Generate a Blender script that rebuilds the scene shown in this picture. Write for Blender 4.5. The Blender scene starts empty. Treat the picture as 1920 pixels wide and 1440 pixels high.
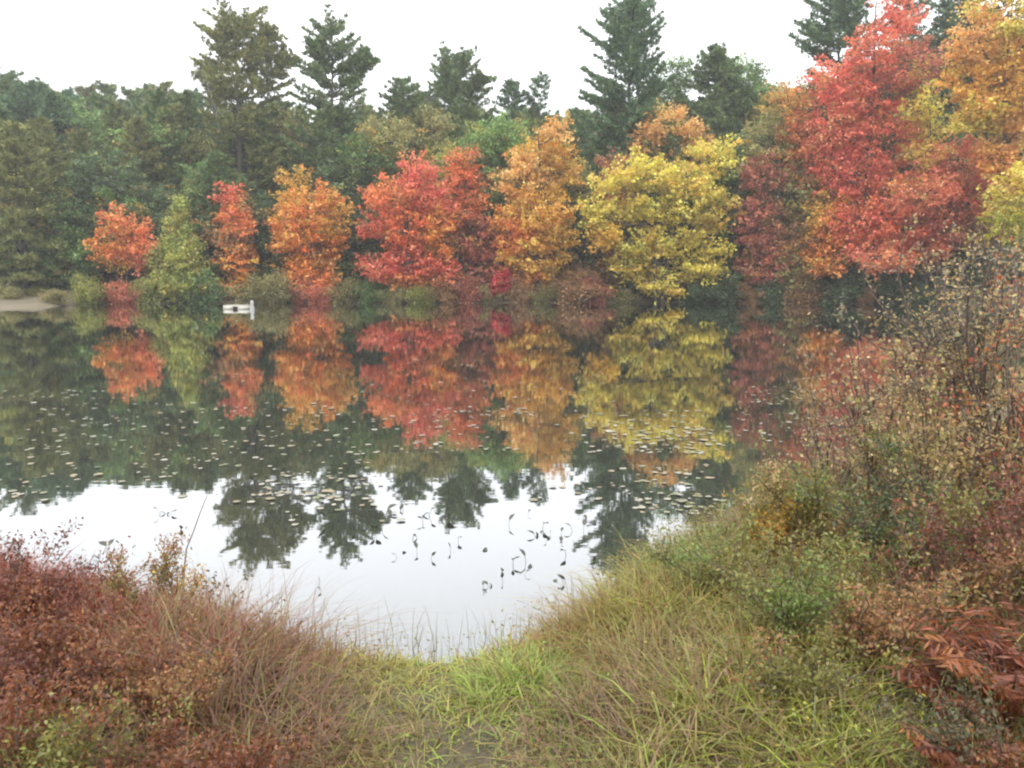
import bpy, math, random
import numpy as np
from mathutils import Vector

# ------------------------------------------------------------------ scene, camera, sky, sun, exposure
S = bpy.context.scene
COL = S.collection
RNG = np.random.default_rng(11)
random.seed(5)

F = 1507.0                     # focal length in photograph pixels (1920 wide)
PITCH = math.radians(7.82)
CAMH = 2.2
CT, ST = math.cos(PITCH), math.sin(PITCH)

cam_d = bpy.data.cameras.new('camera'); cam = bpy.data.objects.new('camera', cam_d); COL.objects.link(cam)
cam_d.sensor_width = 36.0; cam_d.lens = 36.0 * F / 1920.0
cam_d.clip_start = 0.05; cam_d.clip_end = 2000
cam.location = (0, 0, CAMH); cam.rotation_euler = (math.radians(90) - PITCH, 0, 0)
S.camera = cam

SUN_EL, SUN_AZ = math.radians(52), math.radians(205)     # azimuth measured from +Y clockwise: behind the viewer
w = bpy.data.worlds.new('World'); S.world = w; w.use_nodes = True
nt = w.node_tree; nt.nodes.clear()
out = nt.nodes.new('ShaderNodeOutputWorld'); bg = nt.nodes.new('ShaderNodeBackground')
sky = nt.nodes.new('ShaderNodeTexSky'); sky.sky_type = 'NISHITA'; sky.sun_disc = False
sky.sun_elevation = SUN_EL; sky.sun_rotation = SUN_AZ
tc = nt.nodes.new('ShaderNodeTexCoord'); sep = nt.nodes.new('ShaderNodeSeparateXYZ')
nt.links.new(tc.outputs['Generated'], sep.inputs[0])
rmp = nt.nodes.new('ShaderNodeMapRange')                  # overcast: the zenith is brighter than the horizon
rmp.inputs['From Min'].default_value = 0.0; rmp.inputs['From Max'].default_value = 1.0
rmp.inputs['To Min'].default_value = 8.6; rmp.inputs['To Max'].default_value = 15.0
nt.links.new(sep.outputs['Z'], rmp.inputs['Value'])
noi = nt.nodes.new('ShaderNodeTexNoise'); noi.inputs['Scale'].default_value = 2.2; noi.inputs['Detail'].default_value = 4
nt.links.new(tc.outputs['Generated'], noi.inputs['Vector'])
nm = nt.nodes.new('ShaderNodeMapRange'); nm.inputs['To Min'].default_value = 0.94; nm.inputs['To Max'].default_value = 1.06
nt.links.new(noi.outputs['Fac'], nm.inputs['Value'])
mu = nt.nodes.new('ShaderNodeMath'); mu.operation = 'MULTIPLY'
nt.links.new(rmp.outputs[0], mu.inputs[0]); nt.links.new(nm.outputs[0], mu.inputs[1])
cl = nt.nodes.new('ShaderNodeVectorMath'); cl.operation = 'SCALE'; cl.inputs[0].default_value = (0.985, 0.995, 1.02)
nt.links.new(mu.outputs[0], cl.inputs['Scale'])
mix = nt.nodes.new('ShaderNodeMixRGB'); mix.inputs['Fac'].default_value = 0.93    # cloud cover over the clear sky
nt.links.new(sky.outputs[0], mix.inputs[1]); nt.links.new(cl.outputs[0], mix.inputs[2])
bg.inputs['Strength'].default_value = 0.1
nt.links.new(mix.outputs[0], bg.inputs[0]); nt.links.new(bg.outputs[0], out.inputs[0])

sun_d = bpy.data.lights.new('sun', 'SUN'); sun_d.energy = 1.0; sun_d.angle = math.radians(25); sun_d.color = (1, 0.97, 0.92)
sun = bpy.data.objects.new('sun', sun_d); COL.objects.link(sun)
sd = Vector((math.sin(SUN_AZ) * math.cos(SUN_EL), math.cos(SUN_AZ) * math.cos(SUN_EL), math.sin(SUN_EL)))
sun.rotation_euler = (-sd).to_track_quat('-Z', 'Y').to_euler(); sun.location = (0, 0, 60)

vs = S.view_settings
S.display_settings.display_device = 'sRGB'
vs.view_transform = 'Standard'; vs.look = 'None'; vs.gamma = 1.0; vs.use_curve_mapping = False
vs.exposure = 1.12
cy = S.cycles
cy.use_denoising = True
cy.filter_width = 2.2
cy.max_bounces = 6; cy.diffuse_bounces = 3; cy.glossy_bounces = 2; cy.transmission_bounces = 3; cy.volume_bounces = 0
cy.caustics_reflective = False; cy.caustics_refractive = False
cy.use_adaptive_sampling = True; cy.adaptive_threshold = 0.015
HAZE = 0.00088

# ------------------------------------------------------------------ helpers
def W(px, py, Y):
    """point at distance Y that the photograph shows at (px, py)"""
    u = (px - 960) / F; v = (720 - py) / F
    t = Y / (CT + v * ST)
    return np.array([u * t, Y, CAMH + t * (-ST + v * CT)])
def G(px, py, z=0.0):
    """point at height z that the photograph shows at (px, py)"""
    u = (px - 960) / F; v = (720 - py) / F
    t = (z - CAMH) / (-ST + v * CT)
    return np.array([u * t, t * (CT + v * ST), z])
def MPP(Y): return Y / F        # metres per photograph pixel

def lin(c):
    c = np.asarray(c, float) / 255.0
    return np.where(c <= 0.04045, c / 12.92, ((c + 0.055) / 1.055) ** 2.4)

def unit(a): return a / np.maximum(np.linalg.norm(a, axis=-1, keepdims=True), 1e-9)

class MB:
    """collects vertices, faces and colours"""
    def __init__(s): s.v = []; s.f = {}; s.c = []; s.n = 0
    def add(s, v, f, c=None):
        v = np.asarray(v, float); f = np.asarray(f, np.int64)
        s.v.append(v); s.f.setdefault(f.shape[1], []).append(f + s.n)
        if c is None: c = (0.5, 0.5, 0.5)
        c = np.asarray(c, float)
        if c.ndim == 1: c = np.tile(c, (len(v), 1))
        s.c.append(c); s.n += len(v)
    def mesh(s, name, mat, smooth=False):
        me = bpy.data.meshes.new(name)
        v = np.concatenate(s.v); c = np.concatenate(s.c)
        me.vertices.add(len(v)); me.vertices.foreach_set('co', v.astype(np.float32).ravel())
        idx = []; st = []; o = 0
        for k, fl in s.f.items():
            f = np.concatenate(fl); idx.append(f.ravel()); st.append(o + np.arange(len(f)) * k); o += f.size
        idx = np.concatenate(idx); st = np.concatenate(st)
        me.loops.add(len(idx)); me.loops.foreach_set('vertex_index', idx.astype(np.int32))
        me.polygons.add(len(st)); me.polygons.foreach_set('loop_start', st.astype(np.int32))
        if smooth: me.polygons.foreach_set('use_smooth', np.ones(len(st), bool))
        me.update(calc_edges=True)
        a = me.color_attributes.new('Col', 'FLOAT_COLOR', 'POINT')
        a.data.foreach_set('color', np.concatenate([c, np.ones((len(c), 1))], 1).astype(np.float32).ravel())
        me.materials.append(mat)
        return me
    def build(s, name, mat, parent=None, smooth=False):
        o = bpy.data.objects.new(name, s.mesh(name, mat, smooth)); COL.objects.link(o)
        if parent is not None: o.parent = parent
        return o

def tube(mb, pts, rad, n=5, c=None):
    pts = np.asarray(pts, float); m = len(pts); rad = np.broadcast_to(rad, (m,))
    tg = unit(np.gradient(pts, axis=0))
    ref = np.where(np.abs(tg[:, 2:3]) > 0.9, np.array([[1.0, 0, 0]]), np.array([[0, 0, 1.0]]))
    b = unit(np.cross(tg, ref)); d = np.cross(tg, b)
    a = np.arange(n) * 2 * math.pi / n
    ring = pts[:, None] + rad[:, None, None] * (np.cos(a)[None, :, None] * b[:, None] + np.sin(a)[None, :, None] * d[:, None])
    i = np.arange(m - 1)[:, None] * n; j = np.arange(n)[None]; k = (j + 1) % n
    f = np.stack([i + j, i + k, i + n + k, i + n + j], -1).reshape(-1, 4)
    mb.add(ring.reshape(-1, 3), f, c)
    if n >= 4:
        mb.add(ring[-1], [list(range(n))], c)

def leaves(mb, cen, dr, ln, wd, col, rng, hint=None):
    """kite-shaped leaf faces"""
    m = len(cen); dr = unit(dr)
    h = unit(rng.normal(size=(m, 3)) + (np.array([0, 0, 1.2]) if hint is None else hint))
    b = unit(np.cross(dr, h)); nn = np.cross(b, dr)
    ln = np.broadcast_to(ln, (m,))[:, None]; wd = np.broadcast_to(wd, (m,))[:, None]
    v = np.stack([cen - dr * ln * .5, cen + b * wd * .5 - dr * ln * .04 + nn * wd * .12, cen + dr * ln * .5, cen - b * wd * .5 - dr * ln * .04 + nn * wd * .12], 1)
    mb.add(v.reshape(-1, 3), np.arange(m * 4).reshape(m, 4), np.repeat(col, 4, 0))

def tag(o, label, cat, group=None, kind=None):
    if label: o['label'] = label
    if cat: o['category'] = cat
    if group: o['group'] = group
    if kind: o['kind'] = kind
    return o
def empty(name, loc, label, cat, group=None):
    o = bpy.data.objects.new(name, None); COL.objects.link(o); o.location = tuple(loc); o.empty_display_size = .2
    return tag(o, label, cat, group)
def copy_thing(src, loc, rz, sc, label=None, group=None, tint=None):
    r = src.copy(); COL.objects.link(r); r.location = tuple(loc); r.rotation_euler = (0, 0, rz)
    r.scale = sc if hasattr(sc, '__len__') else (sc, sc, sc)
    if label: r['label'] = label
    if group: r['group'] = group
    for ch in src.children:
        c = ch.copy(); COL.objects.link(c); c.parent = r
        if tint is not None: c.color = (*tint, 1)
        for g in ch.children:
            d = g.copy(); COL.objects.link(d); d.parent = c
    return r

# ------------------------------------------------------------------ materials
def new_mat(name):
    m = bpy.data.materials.new(name); m.use_nodes = True; t = m.node_tree; t.nodes.clear()
    o = t.nodes.new('ShaderNodeOutputMaterial'); return m, t, o
def leaf_mat(name, transl=0.45, gloss=0.04):
    m, t, o = new_mat(name)
    a = t.nodes.new('ShaderNodeAttribute'); a.attribute_name = 'Col'
    oi = t.nodes.new('ShaderNodeObjectInfo')
    mx = t.nodes.new('ShaderNodeMixRGB'); mx.blend_type = 'MULTIPLY'; mx.inputs[0].default_value = 1
    t.links.new(a.outputs['Color'], mx.inputs[1]); t.links.new(oi.outputs['Color'], mx.inputs[2])
    d = t.nodes.new('ShaderNodeBsdfDiffuse'); tr = t.nodes.new('ShaderNodeBsdfTranslucent')
    t.links.new(mx.outputs[0], d.inputs[0]); t.links.new(mx.outputs[0], tr.inputs[0])
    ms = t.nodes.new('ShaderNodeMixShader'); ms.inputs[0].default_value = transl
    t.links.new(d.outputs[0], ms.inputs[1]); t.links.new(tr.outputs[0], ms.inputs[2])
    g = t.nodes.new('ShaderNodeBsdfGlossy'); g.inputs['Roughness'].default_value = .5
    m2 = t.nodes.new('ShaderNodeMixShader'); m2.inputs[0].default_value = gloss
    t.links.new(ms.outputs[0], m2.inputs[1]); t.links.new(g.outputs[0], m2.inputs[2])
    t.links.new(m2.outputs[0], o.inputs[0]); return m
def bark_mat(name, c1, c2, scale=6):
    m, t, o = new_mat(name)
    tc = t.nodes.new('ShaderNodeTexCoord'); mp = t.nodes.new('ShaderNodeMapping'); mp.inputs['Scale'].default_value = (scale, scale, scale * .25)
    n = t.nodes.new('ShaderNodeTexNoise'); n.inputs['Scale'].default_value = 3; n.inputs['Detail'].default_value = 6
    r = t.nodes.new('ShaderNodeValToRGB'); r.color_ramp.elements[0].position = .35; r.color_ramp.elements[1].position = .7
    r.color_ramp.elements[0].color = (*c1, 1); r.color_ramp.elements[1].color = (*c2, 1)
    p = t.nodes.new('ShaderNodeBsdfPrincipled'); p.inputs['Roughness'].default_value = .9
    bp = t.nodes.new('ShaderNodeBump'); bp.inputs['Strength'].default_value = .5; bp.inputs['Distance'].default_value = .02
    L = t.links.new
    L(tc.outputs['Object'], mp.inputs[0]); L(mp.outputs[0], n.inputs['Vector']); L(n.outputs['Fac'], r.inputs[0]); L(r.outputs[0], p.inputs['Base Color'])
    L(n.outputs['Fac'], bp.inputs['Height']); L(bp.outputs[0], p.inputs['Normal']); L(p.outputs[0], o.inputs[0]); return m
M_LEAF = leaf_mat('autumn_leaf'); M_NEEDLE = leaf_mat('pine_needle', .15, .03); M_GRASS = leaf_mat('grass_blade', .3, .05)
M_BARK = bark_mat('bark', (.045, .036, .028), (.13, .11, .09)); M_STEM = bark_mat('shrub_stem', (.06, .045, .035), (.16, .12, .095), 30)
M_DEAD = bark_mat('dead_wood', (.10, .09, .08), (.28, .26, .24), 20)

def water_mat():
    m, t, o = new_mat('pond_water'); L = t.links.new
    tc = t.nodes.new('ShaderNodeTexCoord')
    mp = t.nodes.new('ShaderNodeMapping'); mp.inputs['Scale'].default_value = (.5, 1.3, 1)
    n1 = t.nodes.new('ShaderNodeTexNoise'); n1.inputs['Scale'].default_value = 1.6; n1.inputs['Detail'].default_value = 3
    n2 = t.nodes.new('ShaderNodeTexNoise'); n2.inputs['Scale'].default_value = 7; n2.inputs['Detail'].default_value = 2
    L(tc.outputs['Object'], mp.inputs[0]); L(mp.outputs[0], n1.inputs['Vector']); L(mp.outputs[0], n2.inputs['Vector'])
    b1 = t.nodes.new('ShaderNodeBump'); b1.inputs['Strength'].default_value = .003; b1.inputs['Distance'].default_value = .25
    b2 = t.nodes.new('ShaderNodeBump'); b2.inputs['Strength'].default_value = .0028; b2.inputs['Distance'].default_value = .08
    L(n1.outputs['Fac'], b1.inputs['Height']); L(n2.outputs['Fac'], b2.inputs['Height']); L(b1.outputs[0], b2.inputs['Normal'])
    g = t.nodes.new('ShaderNodeBsdfGlossy'); g.inputs['Roughness'].default_value = .015; g.inputs[0].default_value = (.97, .985, 1, 1)
    L(b2.outputs[0], g.inputs['Normal'])
    d = t.nodes.new('ShaderNodeBsdfDiffuse'); d.inputs[0].default_value = (.028, .030, .022, 1)
    lw = t.nodes.new('ShaderNodeLayerWeight'); lw.inputs['Blend'].default_value = .5
    pw = t.nodes.new('ShaderNodeMath'); pw.operation = 'POWER'; pw.inputs[1].default_value = 2.6
    mr = t.nodes.new('ShaderNodeMapRange'); mr.inputs['To Min'].default_value = .09; mr.inputs['To Max'].default_value = 1.08
    L(lw.outputs['Facing'], pw.inputs[0]); L(pw.outputs[0], mr.inputs['Value'])
    ms = t.nodes.new('ShaderNodeMixShader')
    L(mr.outputs[0], ms.inputs[0]); L(d.outputs[0], ms.inputs[1]); L(g.outputs[0], ms.inputs[2]); L(ms.outputs[0], o.inputs[0]); return m

def ground_mat():
    m, t, o = new_mat('earth_and_litter'); L = t.links.new
    tc = t.nodes.new('ShaderNodeTexCoord')
    n = t.nodes.new('ShaderNodeTexNoise'); n.inputs['Scale'].default_value = 2.5; n.inputs['Detail'].default_value = 8
    n2 = t.nodes.new('ShaderNodeTexNoise'); n2.inputs['Scale'].default_value = 38; n2.inputs['Detail'].default_value = 5
    r = t.nodes.new('ShaderNodeValToRGB'); e = r.color_ramp.elements
    e[0].position = .3; e[0].color = (.035, .028, .018, 1); e[1].position = .72; e[1].color = (.15, .11, .06, 1)
    k = e.new(.5); k.color = (.075, .062, .03, 1)
    mx = t.nodes.new('ShaderNodeMixRGB'); mx.inputs[0].default_value = .5
    L(tc.outputs['Object'], n.inputs['Vector']); L(tc.outputs['Object'], n2.inputs['Vector'])
    L(n.outputs['Fac'], mx.inputs[1]); L(n2.outputs['Fac'], mx.inputs[2]); L(mx.outputs[0], r.inputs[0])
    at = t.nodes.new('ShaderNodeAttribute'); at.attribute_name = 'Col'      # red channel: bare sand of the little beach
    sp = t.nodes.new('ShaderNodeSeparateColor'); L(at.outputs['Color'], sp.inputs[0])
    m2 = t.nodes.new('ShaderNodeMixRGB'); m2.inputs[2].default_value = (.15, .125, .08, 1)
    L(sp.outputs[0], m2.inputs[0]); L(r.outputs[0], m2.inputs[1])
    p = t.nodes.new('ShaderNodeBsdfPrincipled'); p.inputs['Roughness'].default_value = .95
    bp = t.nodes.new('ShaderNodeBump'); bp.inputs['Strength'].default_value = .7; bp.inputs['Distance'].default_value = .03
    L(n2.outputs['Fac'], bp.inputs['Height']); L(bp.outputs[0], p.inputs['Normal'])
    L(m2.outputs[0], p.inputs['Base Color']); L(p.outputs[0], o.inputs[0]); return m
def plain_mat(name, c1, c2, scale=8, rough=.6):
    m, t, o = new_mat(name); L = t.links.new
    tc = t.nodes.new('ShaderNodeTexCoord'); n = t.nodes.new('ShaderNodeTexNoise'); n.inputs['Scale'].default_value = scale; n.inputs['Detail'].default_value = 6
    r = t.nodes.new('ShaderNodeValToRGB'); r.color_ramp.elements[0].color = (*c1, 1); r.color_ramp.elements[1].color = (*c2, 1)
    r.color_ramp.elements[0].position = .3; r.color_ramp.elements[1].position = .7
    p = t.nodes.new('ShaderNodeBsdfPrincipled'); p.inputs['Roughness'].default_value = rough
    L(tc.outputs['Object'], n.inputs['Vector']); L(n.outputs['Fac'], r.inputs[0]); L(r.outputs[0], p.inputs['Base Color']); L(p.outputs[0], o.inputs[0]); return m

# ------------------------------------------------------------------ terrain and water
NX = [-90, -60, -30, -15, -8, -4.6, -3.0, -1.9, -1.1, -.34, .35, .97, 1.69, 2.5, 4.2, 7, 12, 20, 30, 40]
NY = [40, 25, 18, 12, 8.2, 6.1, 5.35, 4.85, 4.4, 4.3, 4.75, 5.75, 6.5, 7.3, 9.3, 12.5, 18.5, 27, 38, 52]
FX = [-90, -60, -45, -36, -34.5, -31.6, -31.0, -30.2, -24, -10, 0, 12, 22, 30, 40]
FY = [40, 43, 47, 50.5, 52, 53.6, 55.5, 59.3, 60.4, 61.2, 61, 61.2, 60.6, 57, 52]
def near_shore(x): return np.interp(x, NX, NY)
def far_shore(x): return np.interp(x, FX, FY)
def vnoise(x, y, s=1.0):
    return (np.sin(x * 1.7 * s + 1.3) * np.cos(y * 2.1 * s - .4) + .6 * np.sin(x * 3.9 * s - y * 2.7 * s + 2.2) + .4 * np.cos(x * 7.3 * s + y * 6.1 * s)) / 2
def height(x, y):
    x = np.asarray(x, float); y = np.asarray(y, float)
    dn = near_shore(x) - y; df = y - far_shore(x)
    side = np.maximum(np.abs(x + 25) - 65, 0)
    zn = np.interp(dn, [-3, -.8, 0, .25, .9, 2.6, 30, 200], [-.6, -.3, 0, .10, .27, .48, .8, 2]) + np.where(dn > .2, .05, 0) * vnoise(x, y, 1.4) * np.clip(dn, 0, 1)
    zf = np.interp(df, [-6, -1, 0, .5, 3, 20, 60, 200], [-.6, -.2, 0, .10, .3, 1.2, 3.2, 7]) + np.clip(df, 0, 1) * .12 * vnoise(x, y, .6)
    return np.maximum(zn, zf) + side * 0
def gz(x, y): return float(height(x, y))

def axis(parts):
    a = []
    for lo, hi, st in parts: a.append(np.arange(lo, hi, st))
    return np.unique(np.concatenate(a + [[parts[-1][1]]]))
gx = axis([(-260, -100, 20), (-100, -40, 3), (-40, -8, .8), (-8, 9, .14), (9, 45, .8), (45, 100, 4), (100, 260, 20)])
gy = axis([(-60, -4, 4), (-4, 1, .5), (1, 12, .14), (12, 44, 1.0), (44, 66, .5), (66, 110, 2), (110, 260, 15)])
XX, YY = np.meshgrid(gx, gy)
ZZ = height(XX, YY)
mb = MB()
nx_, ny_ = len(gx), len(gy)
i = np.arange(ny_ - 1)[:, None] * nx_; j = np.arange(nx_ - 1)[None]
f = np.stack([i + j, i + j + 1, i + nx_ + j + 1, i + nx_ + j], -1).reshape(-1, 4)
sand = np.clip((-30.6 - XX) / 1.0, 0, 1) * np.clip((ZZ + .3) / .1, 0, 1) * np.clip((1.0 - (YY - far_shore(XX)) / 9), 0, 1) * (YY > 40)
mb.add(np.stack([XX, YY, ZZ], -1).reshape(-1, 3), f, np.stack([sand, sand * 0, sand * 0], -1).reshape(-1, 3))
ground = mb.build('ground', ground_mat(), smooth=True); ground['kind'] = 'structure'
mb = MB(); mb.add([(-92, 2, 0), (44, 2, 0), (44, 68, 0), (-92, 68, 0)], [[0, 1, 2, 3]])
water = mb.build('pond_water', water_mat()); water['kind'] = 'structure'

# ------------------------------------------------------------------ palettes (photograph colours, taken to reflectance)
KL = 1.3
def P(*cs, k=1.0): return [lin(c) * KL * k for c in cs]
RED = P((212, 116, 86), (204, 104, 78), (220, 132, 92), (200, 98, 76))
PINKRED = P((220, 114, 94), (214, 104, 88), (224, 126, 94))
ORANGE = P((222, 148, 70), (214, 132, 64), (226, 164, 76), (210, 122, 66))
REDOR = P((218, 128, 78), (210, 114, 72), (222, 142, 80))
GOLD = P((214, 166, 72), (206, 156, 66), (218, 178, 86), (202, 146, 66))
YELLOW = P((200, 182, 80), (188, 174, 72), (208, 192, 94), (176, 168, 68), (192, 162, 72), k=1.1)
YGREEN = P((156, 158, 82), (140, 150, 76), (172, 164, 84), (126, 138, 72), k=1.05)
GREEN = P((106, 132, 74), (94, 122, 68), (120, 144, 80), (86, 114, 66), k=.95)
BGREEN = P((124, 152, 84), (110, 140, 78), (136, 162, 92), k=1.0)
DKGREEN = P((84, 106, 68), (76, 98, 66), (96, 112, 70), k=.92)
BRONZE = P((156, 118, 78), (144, 106, 74), (166, 130, 84), (138, 112, 76), k=1.1)
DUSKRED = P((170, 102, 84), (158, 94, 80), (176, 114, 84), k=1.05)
SALMON = P((206, 124, 96), (198, 114, 90), (210, 136, 96))
PALEOR = P((220, 166, 100), (212, 154, 90), (216, 174, 108))
CRIMSON = P((186, 62, 72), (172, 54, 64))
TAN = P((170, 142, 102), (158, 130, 92), (182, 156, 116), (146, 122, 88))
OLIVE = P((134, 130, 80), (122, 120, 74), (146, 138, 86), k=1.15)

def pick(pal, n, rng, jit=.16, bias=None):
    k = rng.integers(0, len(pal), n) if bias is None else bias
    c = np.array(pal)[k]
    return np.clip(c * (1 + rng.normal(0, jit, (n, 1))) * (1 + rng.normal(0, jit * .35, (n, 3))), .004, .9)

# ------------------------------------------------------------------ broad-leaved trees
def broadleaf(name, label, px, Y, blobs, trunk_r=.16, leaf=.19, dens=2.75, per=40, spray=1.3, flat=.19, rise=.3, seed=0, group=None, cat='tree', base_z=None, stems=1, droop=.25, gap=.0):
    """blobs: (px, py, rx, ry, palette[, depth offset in m]) as the photograph shows the crown's masses"""
    rng = np.random.default_rng(seed * 7 + 3)
    bx = (px - 960) / F * Y / (CT + .1 * ST)
    bz = gz(bx, Y) - .08 if base_z is None else base_z
    base = np.array([bx, Y, bz])
    root = empty(name, base, label, cat, group)
    cr = MB(); tk = MB(); br = MB()
    cs = []
    for b in blobs:
        dy = b[5] if len(b) > 5 else rng.normal(0, .5)
        c = W(b[0], b[1], Y + dy) - base; s = MPP(Y + dy)
        cs.append((c, np.array([b[2] * s, (b[2] * .55 + b[3] * .4) * s, b[3] * s]), b[4]))
    top = max(c[2] + r[2] * .75 for c, r, _ in cs)
    wsum = sum(r[0] * r[2] for _, r, _ in cs); cx = sum(c[0] * r[0] * r[2] for c, r, _ in cs) / wsum
    # trunk(s)
    tpts = []
    for k in range(stems):
        a = rng.uniform(0, 6.28); off = np.array([math.cos(a), math.sin(a), 0]) * (.25 if stems > 1 else 0)
        hh = np.linspace(0, 1, 9)[:, None]
        end = np.array([cx * .85, 0, top]) + off * 4 * (stems > 1)
        p = off + (end - off) * hh + rng.normal(0, .10, (9, 3)) * np.array([1, 1, 0]) * hh * (1.4 - hh) * 2; p[0] = off
        p[:, 2] = hh[:, 0] * top
        tube(tk, p, trunk_r * (1.25 - 1.15 * hh[:, 0]) / (1 if stems == 1 else 1.4), 7); tpts.append(p)
    tp = np.concatenate(tpts)
    for c, r, pal in cs:
        # limb to the mass
        z0 = max(.8, c[2] - r[2] * 1.1); cand = tp[np.argmin(np.abs(tp[:, 2] - z0))]
        hh = np.linspace(0, 1, 5)[:, None]
        p = cand + (c - cand) * hh; p[:, 2] += np.sin(hh[:, 0] * 3.14) * -.1 * np.linalg.norm(c - cand)
        tube(br, p, trunk_r * np.linspace(.5, .18, 5), 5)
        area = 4 * math.pi * ((r[0] * r[1]) ** 1.6 / 3 + (r[0] * r[2]) ** 1.6 / 3 + (r[1] * r[2]) ** 1.6 / 3) ** (1 / 1.6)
        n = max(6, int(area * dens / spray ** 1.6))
        d = unit(rng.normal(size=(n, 3)))
        rad = rng.uniform(.35, 1.0, n) ** .5
        lob = 1 + .16 * np.sin(d[:, 0] * 5 + seed) * np.cos(d[:, 2] * 6 + seed * 2) + rng.normal(0, .07, n)
        q = c + d * r * (rad * lob)[:, None]
        if gap > 0:      # open the crown where branches leave holes
            g = vnoise(q[:, 0] * 1.1 + seed, q[:, 2] * 1.3 + q[:, 1] * .8)
            keep = g > -.75 + gap; q = q[keep]; d = d[keep]; n = len(q)
            if n == 0: continue
        outd = unit(d * np.array([1, 1, .45]) + np.array([0, 0, rise]) + rng.normal(0, .18, (n, 3)))
        # twigs
        for k in range(0, n, 3):
            st_ = c + (q[k] - c) * .25
            mid = (st_ + q[k]) / 2 + np.array([0, 0, .08])
            tube(br, [st_, mid, q[k] + outd[k] * spray * .35], [.035, .022, .008], 3)
        sl = spray * rng.uniform(.65, 1.25, n)
        side = unit(np.cross(outd, np.array([0, 0, 1.0]) + rng.normal(0, .25, (n, 3)))); up = np.cross(side, outd)
        m = per
        s = rng.uniform(-.55, .6, (n, m)); wd = (1 - ((s + .05) / .68) ** 2).clip(.1, 1)
        a = rng.normal(0, .33, (n, m)) * wd; b = rng.normal(0, flat * .5, (n, m))
        pos = q[:, None] + sl[:, None, None] * (s[..., None] * outd[:, None] + a[..., None] * side[:, None] + (b - droop * s ** 2 * np.sign(s).clip(0))[..., None] * up[:, None])
        ld = outd[:, None] * .8 + np.sign(a)[..., None] * side[:, None] * .6 + rng.normal(0, .5, (n, m, 3)) - np.array([0, 0, .35])
        bias = rng.integers(0, len(pal), n)
        bias = np.repeat(bias[:, None], m, 1); sw = rng.random((n, m)) < .3; bias[sw] = rng.integers(0, len(pal), sw.sum())
        spr = 1 + rng.normal(0, .14, (n, 1, 1))
        colr = pick(pal, n * m, rng, .13, bias.ravel()).reshape(n, m, 3) * spr
        odd = np.flatnonzero(rng.random(n) < .17)
        for k in odd: colr[k] = colr[k] * .45 + pick([YGREEN, BRONZE, GOLD, GREEN][int(rng.integers(0, 4))], m, rng, .13) * .55
        lz = leaf * rng.uniform(.55, 1.5, n * m)
        leaves(cr, pos.reshape(-1, 3), ld.reshape(-1, 3), lz, lz * .78, np.clip(colr.reshape(-1, 3), .004, .9), rng)
    t_ = tk.build('trunk', M_BARK, root, True); br.build('branches', M_BARK, t_, True); cr.build('crown', M_LEAF, root)
    return root

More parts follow.
